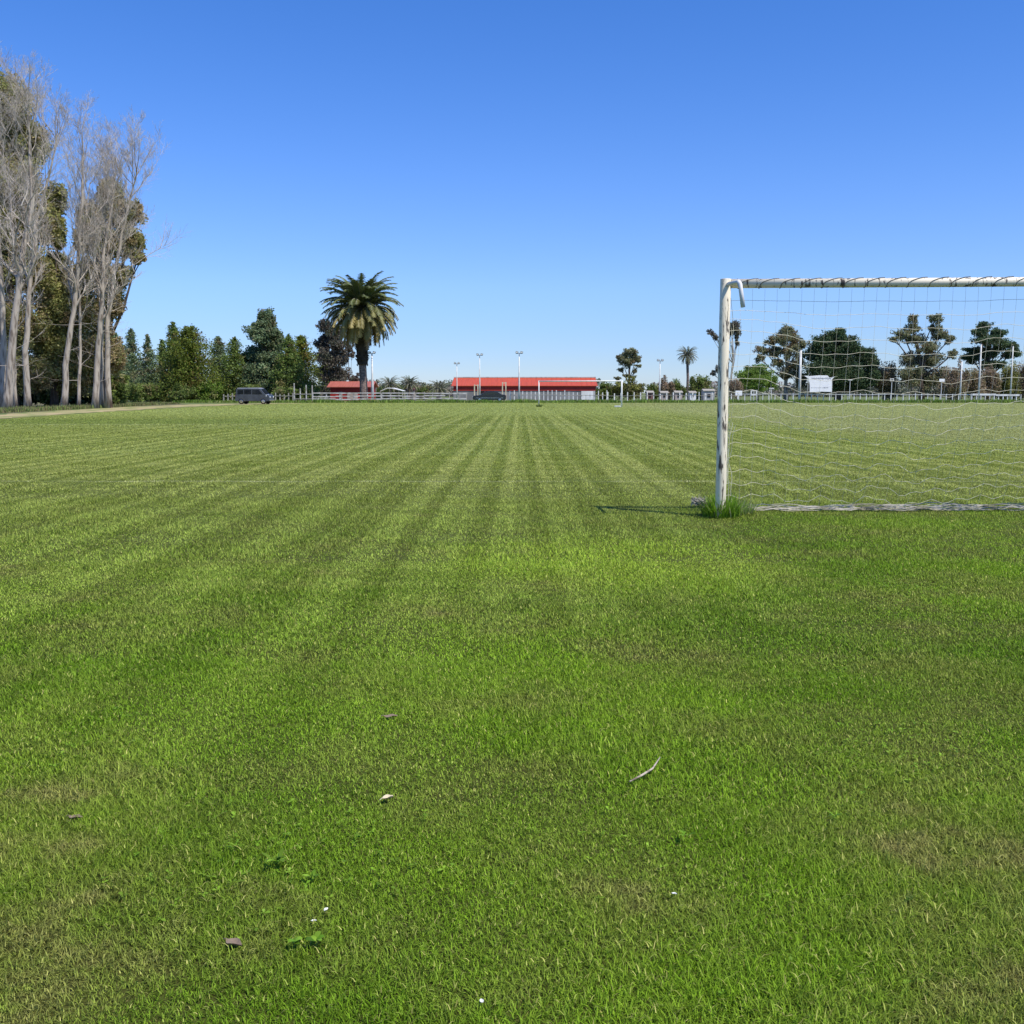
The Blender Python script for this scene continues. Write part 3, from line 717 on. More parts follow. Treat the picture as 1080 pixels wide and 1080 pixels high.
# ------------------------------------------------------------------ trees
def bare_tree(name, label, Y, trunk_px, base_r, crown, seed, group='bare poplars along the left edge', n_limb=17, spread=0.72, top_px=None, base_drop=0.0, first=0.33):
    rnd = random.Random(seed)
    base = P(trunk_px[0][0], trunk_px[0][1], Y); base.z = 0
    o = thing(name, label, 'tree', base, 0, group)
    path_ = []
    for i, (px, py) in enumerate(trunk_px):
        p = P(px, py, Y) - base; p.y += 0.25 * math.sin(i * 1.7 + seed)
        if i == 0: p.z = -0.1; p.y = 0
        path_.append(p)
    # refine the trunk
    pts = []
    for i in range(len(path_) - 1):
        for k in range(4): 
            q = path_[i].lerp(path_[i + 1], k / 4); pts.append(q + Vector((rnd.uniform(-.06, .06), rnd.uniform(-.06, .06), 0)) * (1 if i + k else 0))
    pts.append(path_[-1]); n = len(pts); Ht = pts[-1].z
    rad = [base_r * (1 - 0.90 * (p.z / Ht)) + 0.02 for p in pts]; rad[0] = base_r * 1.35; rad[1] = max(rad[1], base_r * 1.02)
    tb = MB(); tb.tube(pts, rad, 10)
    tb_t = tb
    cb = MB()
    def grow(mb, p, d, L, r, lvl):
        seg = (5, 4, 3, 2)[lvl]; P_ = [p]; R_ = [r]; D_ = [d]
        for k in range(seg):
            d = (d + Vector((rnd.gauss(0, .15), rnd.gauss(0, .15), 0.13 if lvl < 2 else 0.05))).normalized()
            p = p + d * (L / seg); P_.append(p); R_.append(max(r * (1 - 0.8 * (k + 1) / seg), 0.0045)); D_.append(d)
        mb.tube(P_, R_, (6, 4, 3, 3)[lvl], caps=False)
        if lvl >= 3: return
        nch = (8, 7, 5)[lvl]
        for c in range(nch):
            t = rnd.uniform(0.2, 1.0) if c else 1.0
            i = min(int(t * seg), seg - 1); q = P_[i].lerp(P_[i + 1], t * seg - i); dd = D_[i + 1]
            az = rnd.uniform(0, 6.283); perp = dd.orthogonal().normalized(); perp.rotate(Matrix.Rotation(az, 3, dd))
            ang = rnd.uniform(0.35, 0.95)
            nd = (dd * math.cos(ang) + perp * math.sin(ang) + Vector((0, 0, 0.16))).normalized()
            grow(cb, q, nd, L * rnd.uniform(0.36, 0.58) * (1.1 - 0.35 * t), max(r * 0.42, 0.006), lvl + 1)
    for k in range(n_limb):
        t = first + (1 - first) * (k + rnd.random()) / n_limb
        i = min(int(t * (n - 1)), n - 2); q = pts[i].lerp(pts[i + 1], t * (n - 1) - i)
        az = k * 2.4 + rnd.uniform(-.5, .5); ang = spread * rnd.uniform(0.6, 1.25) * (1.25 - 0.55 * t)
        d = Vector((math.cos(az) * math.sin(ang), math.sin(az) * math.sin(ang), math.cos(ang)))
        L = 0.88 * crown * rnd.uniform(0.65, 1.1) * (1.0 - 0.50 * max(0, t - 0.45) / 0.55)
        L *= min(1.0, 0.35 + t * 0.9)
        grow(tb_t, q, d, L, max((0.55 if k < 3 else 0.34) * rad[i], 0.035), 0)
    for k in range(6):      # dead low side twigs
        t = rnd.uniform(0.12, first + 0.1); i = int(t * (n - 1)); q = pts[i]; az = rnd.uniform(0, 6.283)
        grow(cb, q, Vector((math.cos(az), math.sin(az), rnd.uniform(-.1, .5))).normalized(), rnd.uniform(1.5, 3.2), 0.022, 2)
    tb.build('trunk', M['bark_pale'], o, smooth=True)
    cb.build('crown', M['twig'], o, smooth=True)
    return o

GP = 'bare poplars along the left edge'
bare_tree('poplar', 'forked bare poplar trunk cut by the left picture edge', 82, [(2, 431.5), (3, 340), (0, 250), (-6, 160), (-7.5, 142)], 0.277, 7.5, 1, n_limb=11)
bare_tree('poplar', 'tallest bare poplar, thick grey trunk leaning right, near left edge', 80, [(8.5, 432), (13, 370), (22, 290), (33, 215), (30, 140), (29.3, 114)], 0.343, 8.0, 2, n_limb=19)
bare_tree('poplar', 'straight pale bare poplar second from the left edge group', 86, [(29.5, 430.5), (28.5, 370), (31, 300), (38, 230), (58, 160), (61.9, 140)], 0.264, 7.0, 3, n_limb=19)
bare_tree('poplar', 'thin dark bare trunk between the two thick leftmost poplars', 92, [(17, 428.8), (15.5, 380), (18, 320), (12, 230), (9.9, 172)], 0.145, 6.5, 4, n_limb=11)
bare_tree('poplar', 'bare poplar with a bent pale trunk, standing alone mid group', 88, [(67, 430.3), (70, 370), (79, 315), (84, 260), (88, 200), (86.0, 147)], 0.264, 7.0, 5, n_limb=20)
bare_tree('poplar', 'slimmest bare poplar, a thin pale stem in the dark gap', 90, [(83, 429.8), (83.5, 370), (84, 310), (90, 240), (94.8, 192)], 0.132, 5.5, 6, n_limb=12)
bare_tree('poplar', 'thick bare poplar, left one of the right hand trio', 90, [(100, 429.3), (103, 375), (108, 325), (110, 270), (118, 210), (120.7, 188)], 0.277, 7.0, 7, n_limb=20)
bare_tree('poplar', 'darker thin bare poplar in the middle of the trio', 93, [(107.5, 428.8), (107, 370), (112, 300), (118, 230), (115.9, 202)], 0.172, 6.5, 8, n_limb=14)
bare_tree('poplar', 'rightmost bare poplar with crown fanning out over the field', 92, [(114.5, 428.8), (114, 345), (120, 295), (128, 245), (140, 200), (146, 182)], 0.264, 8.0, 9, n_limb=26, spread=1.0)

def clump_tree(name, label, Y, base_px, clumps, mt, seed, trunk_r=0.35, dens=7.0, leaf=0.34, group=None, third=0.08, bark='bark', limbs=True, fill=0.24, subn=17, cat='tree', trunk_top=None, flat=1.0):
    """clumps: (px, py, rx_px, ry_px) as surveyed; each has its own depth"""
    rng = np.random.default_rng(seed); rnd = random.Random(seed)
    k = M_PX(Y); base = P(base_px, 420, Y); base.z = 0
    o = thing(name, label, cat, base, 0, group)
    Cs, ids, cid = [], [], 0; centres = []
    for (px, py, rx, ry) in clumps:
        c = np.array(P(px, py, Y) - base); rx_, rz_ = rx * k, ry * k; ryy = rx_ * 0.85
        c[1] += rnd.uniform(-0.45, 0.45) * rx_
        centres.append((Vector(c), rx_, rz_))
        m_ = max(5, int(subn * (1 + rx * ry / 120)))
        dirs = unit(rng.normal(size=(m_, 3))) * (rng.random((m_, 1)) ** 0.40)
        sub = c + dirs * np.where(rng.random((m_, 1)) < 0.30, rng.uniform(0.9, 1.22, (m_, 1)), 0.80) * np.array([rx_, ryy, rz_])
        n = int(dens * rx * ry * 4.6)
        w_ = rng.random(m_) + 0.4; which = rng.choice(m_, n, p=w_ / w_.sum())
        sg = fill * np.array([rx_, ryy, rz_ * flat]) * 0.75
        Cs.append(sub[which] + np.clip(rng.normal(size=(n, 3)), -1.8, 1.8) * sg); ids.append(which + cid); cid += m_
    C = np.concatenate(Cs); I = np.concatenate(ids)
    keep = C[:, 2] > 0.05; C, I = C[keep], I[keep]
    sz = leaf * 0.78 * rng.uniform(0.6, 1.5, len(C))
    leaves('crown', C, sz, tints(len(C), rng, I, cid, third), M[mt], o, rng)
    if limbs:
        mb = MB(); top = max(centres, key=lambda q: q[0].z)[0]
        tt = trunk_top if trunk_top else 0.72
        P0 = Vector((0, 0, -0.1)); bend = [P0]
        for q in range(1, 6):
            f = q / 5 * tt
            bend.append(Vector((top.x * f ** 1.5 + rnd.uniform(-.12, .12), top.y * f, top.z * f)))
        rads = [trunk_r * (1.25 if q == 0 else 1 - 0.13 * q) for q in range(6)]
        mb.tube(bend, rads, 9)
        for c, rx_, rz_ in centres:
            j = min(5, max(1, int(5 * (c.z * 0.62) / max(top.z * tt, 0.1)))); s = bend[j]
            if c.z < s.z: j = max(1, j - 2); s = bend[j]
            m1 = s.lerp(c, 0.5) + Vector((rnd.uniform(-.2, .2), rnd.uniform(-.2, .2), -0.06 * (c - s).length))
            mb.tube([s, m1, c, c + Vector((rnd.uniform(-.3, .3) * rx_, 0, 0.5 * rz_))], [rads[j] * .62, rads[j] * .40, rads[j] * .22, 0.02], 6)
            for b in range(5):
                d = Vector((rnd.gauss(0, 1), rnd.gauss(0, 1), rnd.gauss(0.3, 0.8))).normalized()
                mb.tube([m1.lerp(c, .6), c + Vector((d.x * rx_, d.y * rx_, d.z * rz_)) * 0.75], [rads[j] * .22, 0.015], 4)
        mb.build('trunk', M[bark], o, smooth=True)
    return o

def conifer(name, label, Y, px, top, base_y, hw, mt, seed, group=None, dens=1.0, taper=0.85, third=0.08, spire=0.0, leaf=0.36):
    rng = np.random.default_rng(seed); rnd = random.Random(seed); k = M_PX(Y)
    base = P(px, 420, Y); base.z = 0
    o = thing(name, label, 'tree', base, 0, group)
    H = P(px, top, Y).z; Rb = hw * k
    C, I, ax, bid = [], [], [], 0
    mb = MB(); mb.tube([(0, 0, -0.1), (0.05, 0, H * .5), (0, 0, H * .98)], [0.02 * H + .08, 0.011 * H + .05, 0.02], 8)
    nb = int(95 * dens * (H / 9))
    for b in range(nb):
        t = (b + rnd.random()) / nb; z = H * (0.03 + 0.96 * t)
        env = (1 - t) ** taper * (1.0 if t > 0.12 else 0.7 + 2.5 * t) + 0.03 + spire * 0.06
        L = Rb * env * rnd.uniform(0.62, 1.18); az = b * 2.399 + rnd.uniform(-.6, .6)
        dr = rnd.uniform(-0.25, 0.25) + 0.30 * t
        d = np.array([math.cos(az), math.sin(az), dr])
        m_ = int(12 + L * 34); s = rng.random(m_) ** 0.65
        w_ = 0.16 * L + 0.10
        p = np.array([0, 0, z]) + d * (s * L)[:, None] + rng.normal(size=(m_, 3)) * np.array([w_, w_, w_ * .75]) * (0.4 + 0.6 * s)[:, None]
        C.append(p); I.append(np.full(m_, bid)); ax.append(np.tile(d, (m_, 1))); bid += 1
        if b % 3 == 0: mb.tube([(0, 0, z), tuple(np.array([0, 0, z]) + d * L * .85)], [0.05, 0.012], 4)
    C = np.concatenate(C); I = np.concatenate(I); ax = unit(np.concatenate(ax)); keep = C[:, 2] > 0.05
    C, I, ax = C[keep], I[keep], ax[keep]
    sz = leaf * rng.uniform(0.6, 1.5, len(C))
    leaves('crown', C, sz, tints(len(C), rng, I, bid, third), M[mt], o, rng, 0.45, ax, 0.4)
    mb.build('trunk', M['bark'], o, smooth=True)
    return o

def bush(name, label, Y, px, top, hw, mt, seed, group=None, leaf=0.32, base_y=423, third=0.1, dens=7.0):
    k = M_PX(Y); zt = P(px, top, Y).z / k; cl = []; rnd = random.Random(seed)
    y0 = P(px, 420, Y).z; gy = 420 + y0 / k
    cl.append((px, gy - zt * 0.45, hw * 0.8, zt * 0.48))
    for q in range(4):
        cl.append((px + rnd.uniform(-.7, .7) * hw, gy - zt * rnd.uniform(.25, .7), hw * rnd.uniform(.35, .55), zt * rnd.uniform(.22, .32)))
    return clump_tree(name, label, Y, px, cl, mt, seed, 0.08, dens, leaf, group, third, limbs=True, cat='bush', trunk_top=0.6)

# evergreens behind the poplars
GE = 'evergreens behind the bare poplars'
clump_tree('evergreen_tree', 'tall dark evergreen behind the leftmost poplars, highest green crown', 98, 14, [(14, 110, 24, 26), (2, 150, 26, 26), (34, 150, 18, 22), (14, 190, 30, 26), (0, 235, 28, 26), (36, 232, 20, 22), (10, 280, 30, 26), (38, 290, 18, 24), (6, 335, 26, 26), (30, 345, 22, 22), (12, 390, 28, 24), (40, 395, 18, 18)], 'lf_shelter', 21, 0.5, 4.5, 0.32, GE, 0.25, fill=0.25)
clump_tree('evergreen_tree', 'olive evergreen showing between the left poplars, rounded narrow top', 100, 57, [(57, 210, 11, 16), (50, 238, 15, 18), (62, 248, 9, 16), (54, 285, 16, 20), (58, 325, 19, 22), (74, 330, 14, 24), (50, 365, 22, 22), (70, 368, 18, 22), (64, 395, 20, 20), (84, 398, 16, 18)], 'lf_shelter', 22, 0.35, 6.0, 0.32, GE, 0.1, fill=0.25)
clump_tree('evergreen_tree', 'brown green evergreen behind the right poplar trio with ragged right edge', 100, 112, [(114, 202, 13, 15), (96, 225, 16, 16), (126, 226, 18, 16), (142, 222, 8, 12), (88, 250, 12, 16), (110, 255, 22, 18), (136, 256, 15, 14), (146, 272, 8, 7), (104, 290, 20, 18), (128, 292, 13, 12), (96, 330, 20, 22), (118, 318, 13, 18), (84, 300, 14, 22), (106, 370, 20, 22), (90, 385, 18, 20), (120, 375, 12, 20)], 'lf_shelter', 23, 0.4, 5.4, 0.32, GE, 0.45, fill=0.25)
for i, (px, top, hw, lab) in enumerate([(-14, 372, 22, 'dark shrub in the poplar shade, cut by the left edge'), (22, 382, 24, 'dark shrub behind the second and third poplar trunks'), (52, 376, 20, 'dense shrub filling the widest gap between poplar trunks'), (78, 388, 18, 'dark shrub behind the slimmest poplar stem'), (96, 384, 18, 'dark shrub behind the left trunk of the poplar trio'), (122, 390, 16, 'shrub at the right end of the poplar group')]):
    bush('shrub', lab, 106, px, top, hw, 'lf_dark' if i not in (2, 5) else 'lf_bush', 40 + i, 'shrubs under the bare poplars', 0.42, dens=4.5)

# row behind the fence, left
GC = 'conifers behind the van'
YC = 152
row = [
 (124, 350, 24, 'lf_bluepine', 'loose blue grey conifer just right of the poplar group', 1.0, 0.8),
 (141, 346, 21, 'lf_bluepine', 'pointed blue grey conifer, second right of the poplars', 1.0, 0.9),
 (158, 352, 20, 'lf_bluepine', 'slim spire shaped conifer left of the tall green pair', 0.9, 1.05),
 (173, 358, 17, 'lf_conifer', 'shorter green conifer between the slim spire and tall pair', 1.0, 0.9),
 (185, 339, 22, 'lf_conifer', 'dark pointed conifer, tallest of the green pair', 1.0, 0.75),
 (202, 345, 31, 'lf_olive', 'broad bright olive conifer with a flat double top', 1.3, 0.5),
 (232, 355, 22, 'lf_bluepine', 'narrow conifer behind the left end of the van', 1.0, 0.75),
 (249, 356, 22, 'lf_conifer', 'dull green conifer directly behind the van', 1.0, 0.7),
 (306, 353, 22, 'lf_conifer', 'conical conifer right of the tall grey tree', 1.1, 0.75),
 (319, 354, 23, 'lf_olive', 'olive conifer sloping down to the red shed roof', 1.2, 0.6)]
for i, (px, top, hw, mt, lab, dn, tp) in enumerate(row):
    conifer('conifer', lab, YC + (i * 7) % 11, px, top, 423, hw, mt, 60 + i, GC, dn * 1.25, tp, leaf=0.31)
clump_tree('evergreen_tree', 'tall grey green tree with rounded top, highest behind the van', 158, 280, [(280, 336, 10, 11), (281, 345, 12, 10), (276, 353, 15, 11), (265, 385, 14, 12), (287, 360, 13, 12), (272, 374, 16, 12), (288, 382, 17, 14), (272, 396, 19, 14), (290, 404, 17, 14), (278, 413, 20, 10)], 'lf_bluepine', 71, 0.35, 7, 0.42, None, 0.12, fill=0.25)
clump_tree('eucalyptus', 'dusky brownish eucalyptus just left of the tall palm', 177, 350, [(344, 344, 8, 8), (352, 352, 12, 10), (340, 362, 10, 10), (356, 364, 12, 9), (348, 378, 16, 12), (362, 376, 7, 8), (345, 394, 14, 12), (358, 398, 12, 11), (350, 410, 15, 9)], 'lf_eucbrown', 72, 0.32, 6.5, 0.40, None, 0.15, fill=0.25)
clump_tree('eucalyptus', 'thin young eucalyptus with a small high tuft beside the palm trunk', 168, 368.5, [(368, 367, 5, 5), (371, 374, 4, 4), (364, 379, 3.5, 4), (374, 400, 5, 6)], 'lf_eucbrown', 73, 0.10, 7, 0.32, None, 0.1, trunk_top=0.95)
for i, (px, top, hw, lab) in enumerate([(118, 398, 14, 'low bush at the right foot of the poplar group'), (146, 404, 16, 'low bush in front of the blue grey conifers'), (168, 402, 14, 'low bush under the slim spire conifer'), (192, 404, 16, 'low bush under the tall green conifer pair'), (222, 402, 16, 'bright low bush just left of the van'), (262, 404, 18, 'dark low bush hidden behind the van'), (300, 406, 16, 'low bush behind the weathered picket fence'), (326, 407, 11, 'low bush left of the red shed')]):
    bush('bush', lab, 150 + (i % 3), px, top, hw, 'lf_bush' if i not in (4,) else 'lf_verge', 90 + i, 'low bushes along the back fence', 0.36, dens=5)

# ------------------------------------------------------------------ palms
def palm(name, label, Y, px, cy, hw, trunk_w, seed, base_x=None, nfr=120, nl=26, group=None, boot=True, skirt=1.0, floor=False, mt='lf_palm'):
    rng = np.random.default_rng(seed); rnd = random.Random(seed); k = M_PX(Y)
    bx = base_x if base_x else px
    base = P(bx, 420, Y); base.z = 0
    o = thing(name, label, 'palm tree', base, 0, group)
    c = P(px, cy, Y) - base; Rr = hw * k; tr = trunk_w * k / 2; H = c.z - 0.02 * Rr
    mb = MB()
    if boot:
        zb0, zb1 = H - 1.50 * Rr, H - 0.2 * Rr
        pts = [(0, 0, -.1), (0.0, 0, .5), (c.x * .3, 0, zb0 * .55), (c.x * .7, 0, zb0 * .96), (c.x * .72, 0, zb0), (c.x * .8, 0, zb0 + 0.15 * Rr), (c.x, 0, zb1 - .12 * Rr), (c.x, 0, zb1), (c.x, 0, H)]
        rad = [tr * 1.15, tr * 1.05, tr * .95, tr * .95, tr * 1.3, tr * 1.42, tr * 1.55, tr * 1.5, tr * .8]
    else:
        pts = [(0, 0, -.1), (0, 0, H * .5), (c.x, 0, H * .9), (c.x, 0, H)]; rad = [tr * 1.2, tr, tr * 1.1, tr * .8]
    if boot:
        mb.tube(pts[:5], rad[:4] + [tr * .95], 14); mb.build('trunk', M['palm_bark'], o); mb = MB(); mb.tube(pts[4:], rad[4:], 14)
    else: mb.tube(pts, rad, 14)
    if boot:      # stubs of cut leaf bases
        for q in range(170):
            z = rnd.uniform(zb0 - 0.05 * Rr, zb1); a = q * 2.399; r_ = tr * (1.25 if z < zb0 + .1 * Rr else 1.55)
            mb.tube([(c.x * .85 + r_ * .9 * math.cos(a), r_ * .9 * math.sin(a), z), (c.x * .85 + (r_ + .13) * math.cos(a), (r_ + .13) * math.sin(a), z + .16)], [.07, .045], 5)
    mb.build('leaf_base_boot' if boot else 'trunk', M['palm_boot'] if boot else M['palm_bark'], o, smooth=False)
    co, tris, tt = [], [], []; rb = MB()
    for f in range(nfr):
        u = (f + .5) / nfr; el = math.pi / 2 - u * (2.35 * skirt) - 0.02 + rnd.uniform(-.10, .10)     # from upright to hanging
        az = f * 2.399963 + rnd.uniform(-.2, .2)
        if floor and el < -0.1: el = rnd.uniform(-0.1, 0.6)
        L = Rr * rnd.uniform(0.98, 1.18) * (1.10 if el > 0.9 else 1.0)
        droop = rnd.uniform(1.15, 1.6) * (1.0 if el > 0 else 0.75)
        hd = Vector((math.cos(az), math.sin(az), 0)); p = Vector((c.x, 0, H)) + hd * tr * .7; pts = [p.copy()]; e = el
        S_ = 9
        for q in range(S_):
            e -= droop / S_ * (0.5 + 1.1 * q / S_); e = max(e, -1.5)
            p = p + (hd * math.cos(e) + Vector((0, 0, math.sin(e)))) * (L / S_); pts.append(p.copy())
        rb.tube(pts, [0.05 * (1 - .09 * q) for q in range(S_ + 1)], 4, caps=False)
        age = min(1, max(0, (u - 0.30) / 0.5)) * rnd.uniform(.5, 1.1); hue = min(1, age); br = rnd.random()
        th = 1.0 if (u > 0.93 and rnd.random() < .6) else 0.0
        side = Vector((-math.sin(az), math.cos(az), 0))
        for q in range(nl):
            t = 0.10 + 0.90 * (q + rnd.random() * .6) / nl; i = min(int(t * S_), S_ - 1); a = pts[i].lerp(pts[i + 1], t * S_ - i)
            tg = (pts[i + 1] - pts[i]).normalized(); up = side.cross(tg).normalized() * -1
            ll = 0.150 * Rr * (math.sin(math.pi * min(1, t * .88 + .1)) ** .6 + .25) * rnd.uniform(.85, 1.15)
            for s in (-1, 1):
                d = (side * s * .80 + tg * .75 + up * (-0.22) + Vector((rnd.gauss(0, .1), rnd.gauss(0, .1), rnd.gauss(0, .1) - .12))).normalized()
                wv = tg * 0.030 * Rr * .72; b0 = len(co)
                co += [tuple(a - wv), tuple(a + wv), tuple(a + d * ll)]; tris.append((b0, b0 + 1, b0 + 2))
                h_ = min(1, max(0, hue + rnd.uniform(-.15, .15)))
                tt += [(h_, br * .6 + rnd.random() * .4, th)] * 3
    np_mesh('crown', np.array(co), [np.array(tris)], M[mt], o, np.array(tt, np.float32))
    rb.build('frond_ribs', M['wood_grey'], o)
    return o
palm('palm_tree', 'tall date palm with big round crown standing behind the rail fence', 150, 381, 325, 38, 8.2, 31, base_x=384, nfr=200, nl=42)
palm('palm_tree', 'tall slender palm standing clear against the sky right of the far goal', 205, 725, 374, 10.5, 2.6, 32, nfr=80, nl=20, boot=False, mt='lf_palm_dark')
palm('palm_tree', 'low palm right of the floodlight beside the tall date palm', 185, 411, 406, 10.5, 4, 33, nfr=75, nl=18, boot=False, skirt=.85, mt='lf_palm_dark')
palm('palm_tree', 'low bushy palm above the white canopy', 190, 432, 405, 10.5, 4, 34, nfr=75, nl=18, boot=False, skirt=.85, mt='lf_palm_dark')
palm('palm_tree', 'short leafy palm at the left end of the long red roof', 172, 463, 410, 10.5, 5, 35, nfr=75, nl=18, boot=False, skirt=.8, mt='lf_palm_dark')

# ------------------------------------------------------------------ right hand trees
clump_tree('pine_tree', 'lone umbrella topped tree behind the far goal right post', 200, 664, [(665, 372, 8, 5), (657, 378, 7, 5), (671, 378, 6.5, 5), (664, 381, 9, 5.5), (655, 390, 4, 2.2), (673, 386, 3.5, 2), (660, 396, 4, 2), (669, 391, 3, 2), (652, 399, 4, 1.8), (668, 398, 4, 2)], 'lf_euc', 101, 0.30, 9, 0.36, None, 0.1, fill=0.25)
GB = 'bushes along the far right fence'
bush('bush', 'brown green bush under the lone umbrella topped tree', 190, 663, 399, 18, 'lf_yellow', 102, GB, 0.4, third=0.35)
bush('bush', 'dark bush right of the red roofed hall, behind the goal frame', 196, 640, 402, 12, 'lf_bush', 103, GB, 0.4)
bush('bush', 'rounded bare brown bush right of the thin floodlight', 196, 703, 399, 9, 'lf_brownbush', 104, GB, 0.36)
bush('bush', 'dark green bush left of the slender palm', 200, 715, 400, 10, 'lf_bush', 105, GB, 0.36)
bush('bush', 'rounded green bush between the slender palm and near goalpost', 190, 739, 396, 13, 'lf_bush', 106, GB, 0.36)
bush('bush', 'small dark bush left of the thin floodlight', 205, 689, 401, 8, 'lf_bush', 107, GB, 0.36)
clump_tree('eucalyptus', 'spindly tall eucalyptus seen through and behind the near goalpost', 180, 771, [(773, 345, 8, 7), (778, 352, 3.5, 6), (769, 350, 5, 5), (751, 351, 4, 3), (755, 356, 3, 3.5), (747, 349, 2, 1.5), (777, 362, 2.5, 5), (765, 348, 4, 4), (757, 390, 4, 4), (752, 394, 3, 3)], 'lf_eucbrown', 108, 0.22, 8, 0.30, None, 0.3, bark='bark_pale', fill=0.26, trunk_top=0.85)
bush('bush', 'leafless pale grey bush just right of the near goalpost', 176, 776, 396, 10, 'lf_brownbush', 109, GB, 0.22, dens=3.0)
clump_tree('willow_tree', 'bright fresh green round tree left of the white banner', 182, 799, [(798, 392, 13, 8), (788, 398, 11, 8), (808, 398, 13, 9), (797, 404, 17, 9), (815, 404, 7, 7), (785, 405, 8, 7)], 'lf_willow', 110, 0.22, 8, 0.34, None, 0.05)
clump_tree('eucalyptus', 'grey branched eucalyptus with russet top between willow and dark cypress', 190, 829, [(830, 349, 9, 7.5), (824, 358, 12, 7), (838, 357, 9, 8), (813, 361, 7, 5), (805, 369, 8, 5), (818, 371, 12, 6), (834, 371, 11, 8), (801, 378, 6, 4.5), (846, 362, 8, 6), (820, 383, 8, 5), (842, 385, 9, 10), (832, 394, 10, 8), (845, 402, 9, 8)], 'lf_euc', 111, 0.42, 5.6, 0.36, None, 0.18, bark='bark_pale', fill=0.25)
clump_tree('cypress', 'broad dark cypress, biggest dark crown behind the white banner', 186, 884, [(882, 354, 12, 8), (871, 362, 15, 9), (893, 364, 15, 10), (862, 374, 14, 11), (884, 376, 20, 12), (908, 374, 13, 10), (916, 380, 11, 11), (866, 390, 18, 13), (890, 394, 22, 14), (912, 396, 16, 13), (875, 406, 24, 9), (905, 408, 22, 7)], 'lf_dark', 112, 0.6, 6.5, 0.40, None, 0.08, fill=0.25)
bush('bush', 'tall dry brown thicket between cypress and the big eucalyptus', 188, 934, 379, 15, 'lf_brownbush', 113, GB, 0.32, third=0.3)
clump_tree('eucalyptus', 'big open crowned eucalyptus, centre of the view through the goal net', 184, 972, [(963, 336, 6, 5.5), (985, 336, 9, 4.5), (963, 346, 9, 6), (985, 346, 7, 5), (953, 352, 10, 5), (943, 358, 7, 3), (968, 357, 13, 6), (992, 353, 10, 7), (1001, 358, 6, 5), (978, 366, 12, 7), (962, 379, 12, 9), (984, 380, 14, 10), (1004, 374, 6, 5), (958, 396, 12, 12), (978, 398, 15, 12), (996, 398, 12, 12)], 'lf_euc', 114, 0.5, 5.6, 0.36, None, 0.12, fill=0.25)
clump_tree('pine_tree', 'dark dense pine with flat layered crown near the right edge', 186, 1042, [(1040, 343, 8, 5), (1034, 350, 10, 6), (1050, 352, 11, 6), (1042, 360, 17, 6), (1028, 369, 11, 4), (1056, 366, 8, 5), (1044, 372, 18, 7), (1070, 364, 8, 4), (1066, 372, 12, 6), (1026, 377, 12, 6), (1046, 384, 14, 6)], 'lf_dark', 115, 0.45, 7, 0.38, None, 0.08, fill=0.25)
for i, (px, top, hw, mt, lab) in enumerate([(1008, 382, 16, 'lf_brownbush', 'brown leafless thicket right of the big eucalyptus'), (1026, 386, 14, 'lf_brownbush', 'reddish bare thicket under the dark flat crowned pine'), (1044, 384, 12, 'lf_brownbush', 'bare brown thicket between the two tall right hand poles'), (1062, 382, 14, 'lf_yellow', 'yellow green bush by the rightmost white pole'), (1082, 376, 15, 'lf_brownbush', 'grey brown thicket cut by the right edge')]):
    bush('bush', lab, 178 + 2 * i, px, top, hw, mt, 120 + i, GB, 0.30, third=0.25)
bush('bush', 'dark bush between the low palms right of the floodlight', 196, 421, 403, 13, 'lf_bush', 132, None, 0.36)
bush('bush', 'dark bush behind the tall palm trunk and shed', 196, 404, 404, 10, 'lf_bush', 133, None, 0.36)
bush('bush', 'low green bush left of the long red roofed hall', 200, 447, 404, 10, 'lf_bush', 130, None, 0.36)
bush('bush', 'low dusty bush behind the pinkish cottage', 210, 442, 405, 9, 'lf_brownbush', 131, None, 0.36)

# far wood that reads as one mass
rng = np.random.default_rng(77); Cs = []; Is = []; nid = 0
for k_ in range(260):
    ang = rng.uniform(-0.62, 0.62); D = rng.uniform(330, 420)
    cx, cy = D * math.sin(ang), D * math.cos(ang); hgt = rng.uniform(3.0, 6.0); rr_ = rng.uniform(3.0, 6.5)
    n = 260; dd = unit(rng.normal(size=(n, 3))) * rng.random((n, 1)) ** .4
    Cs.append(np.array([cx, cy, hgt * .5]) + dd * np.array([rr_, rr_, hgt * .55])); Is.append(np.full(n, nid)); nid += 1
C = np.concatenate(Cs); I = np.concatenate(Is); kp = C[:, 2] > 0.1; C, I = C[kp], I[kp]
fo = leaves('distant_wood', C, 1.0 * rng.uniform(.6, 1.4, len(C)), tints(len(C), rng, I, nid, .15), M['lf_far'], None, rng)
meta(fo, 'low hazy band of far trees along the horizon', 'trees', kind='stuff')

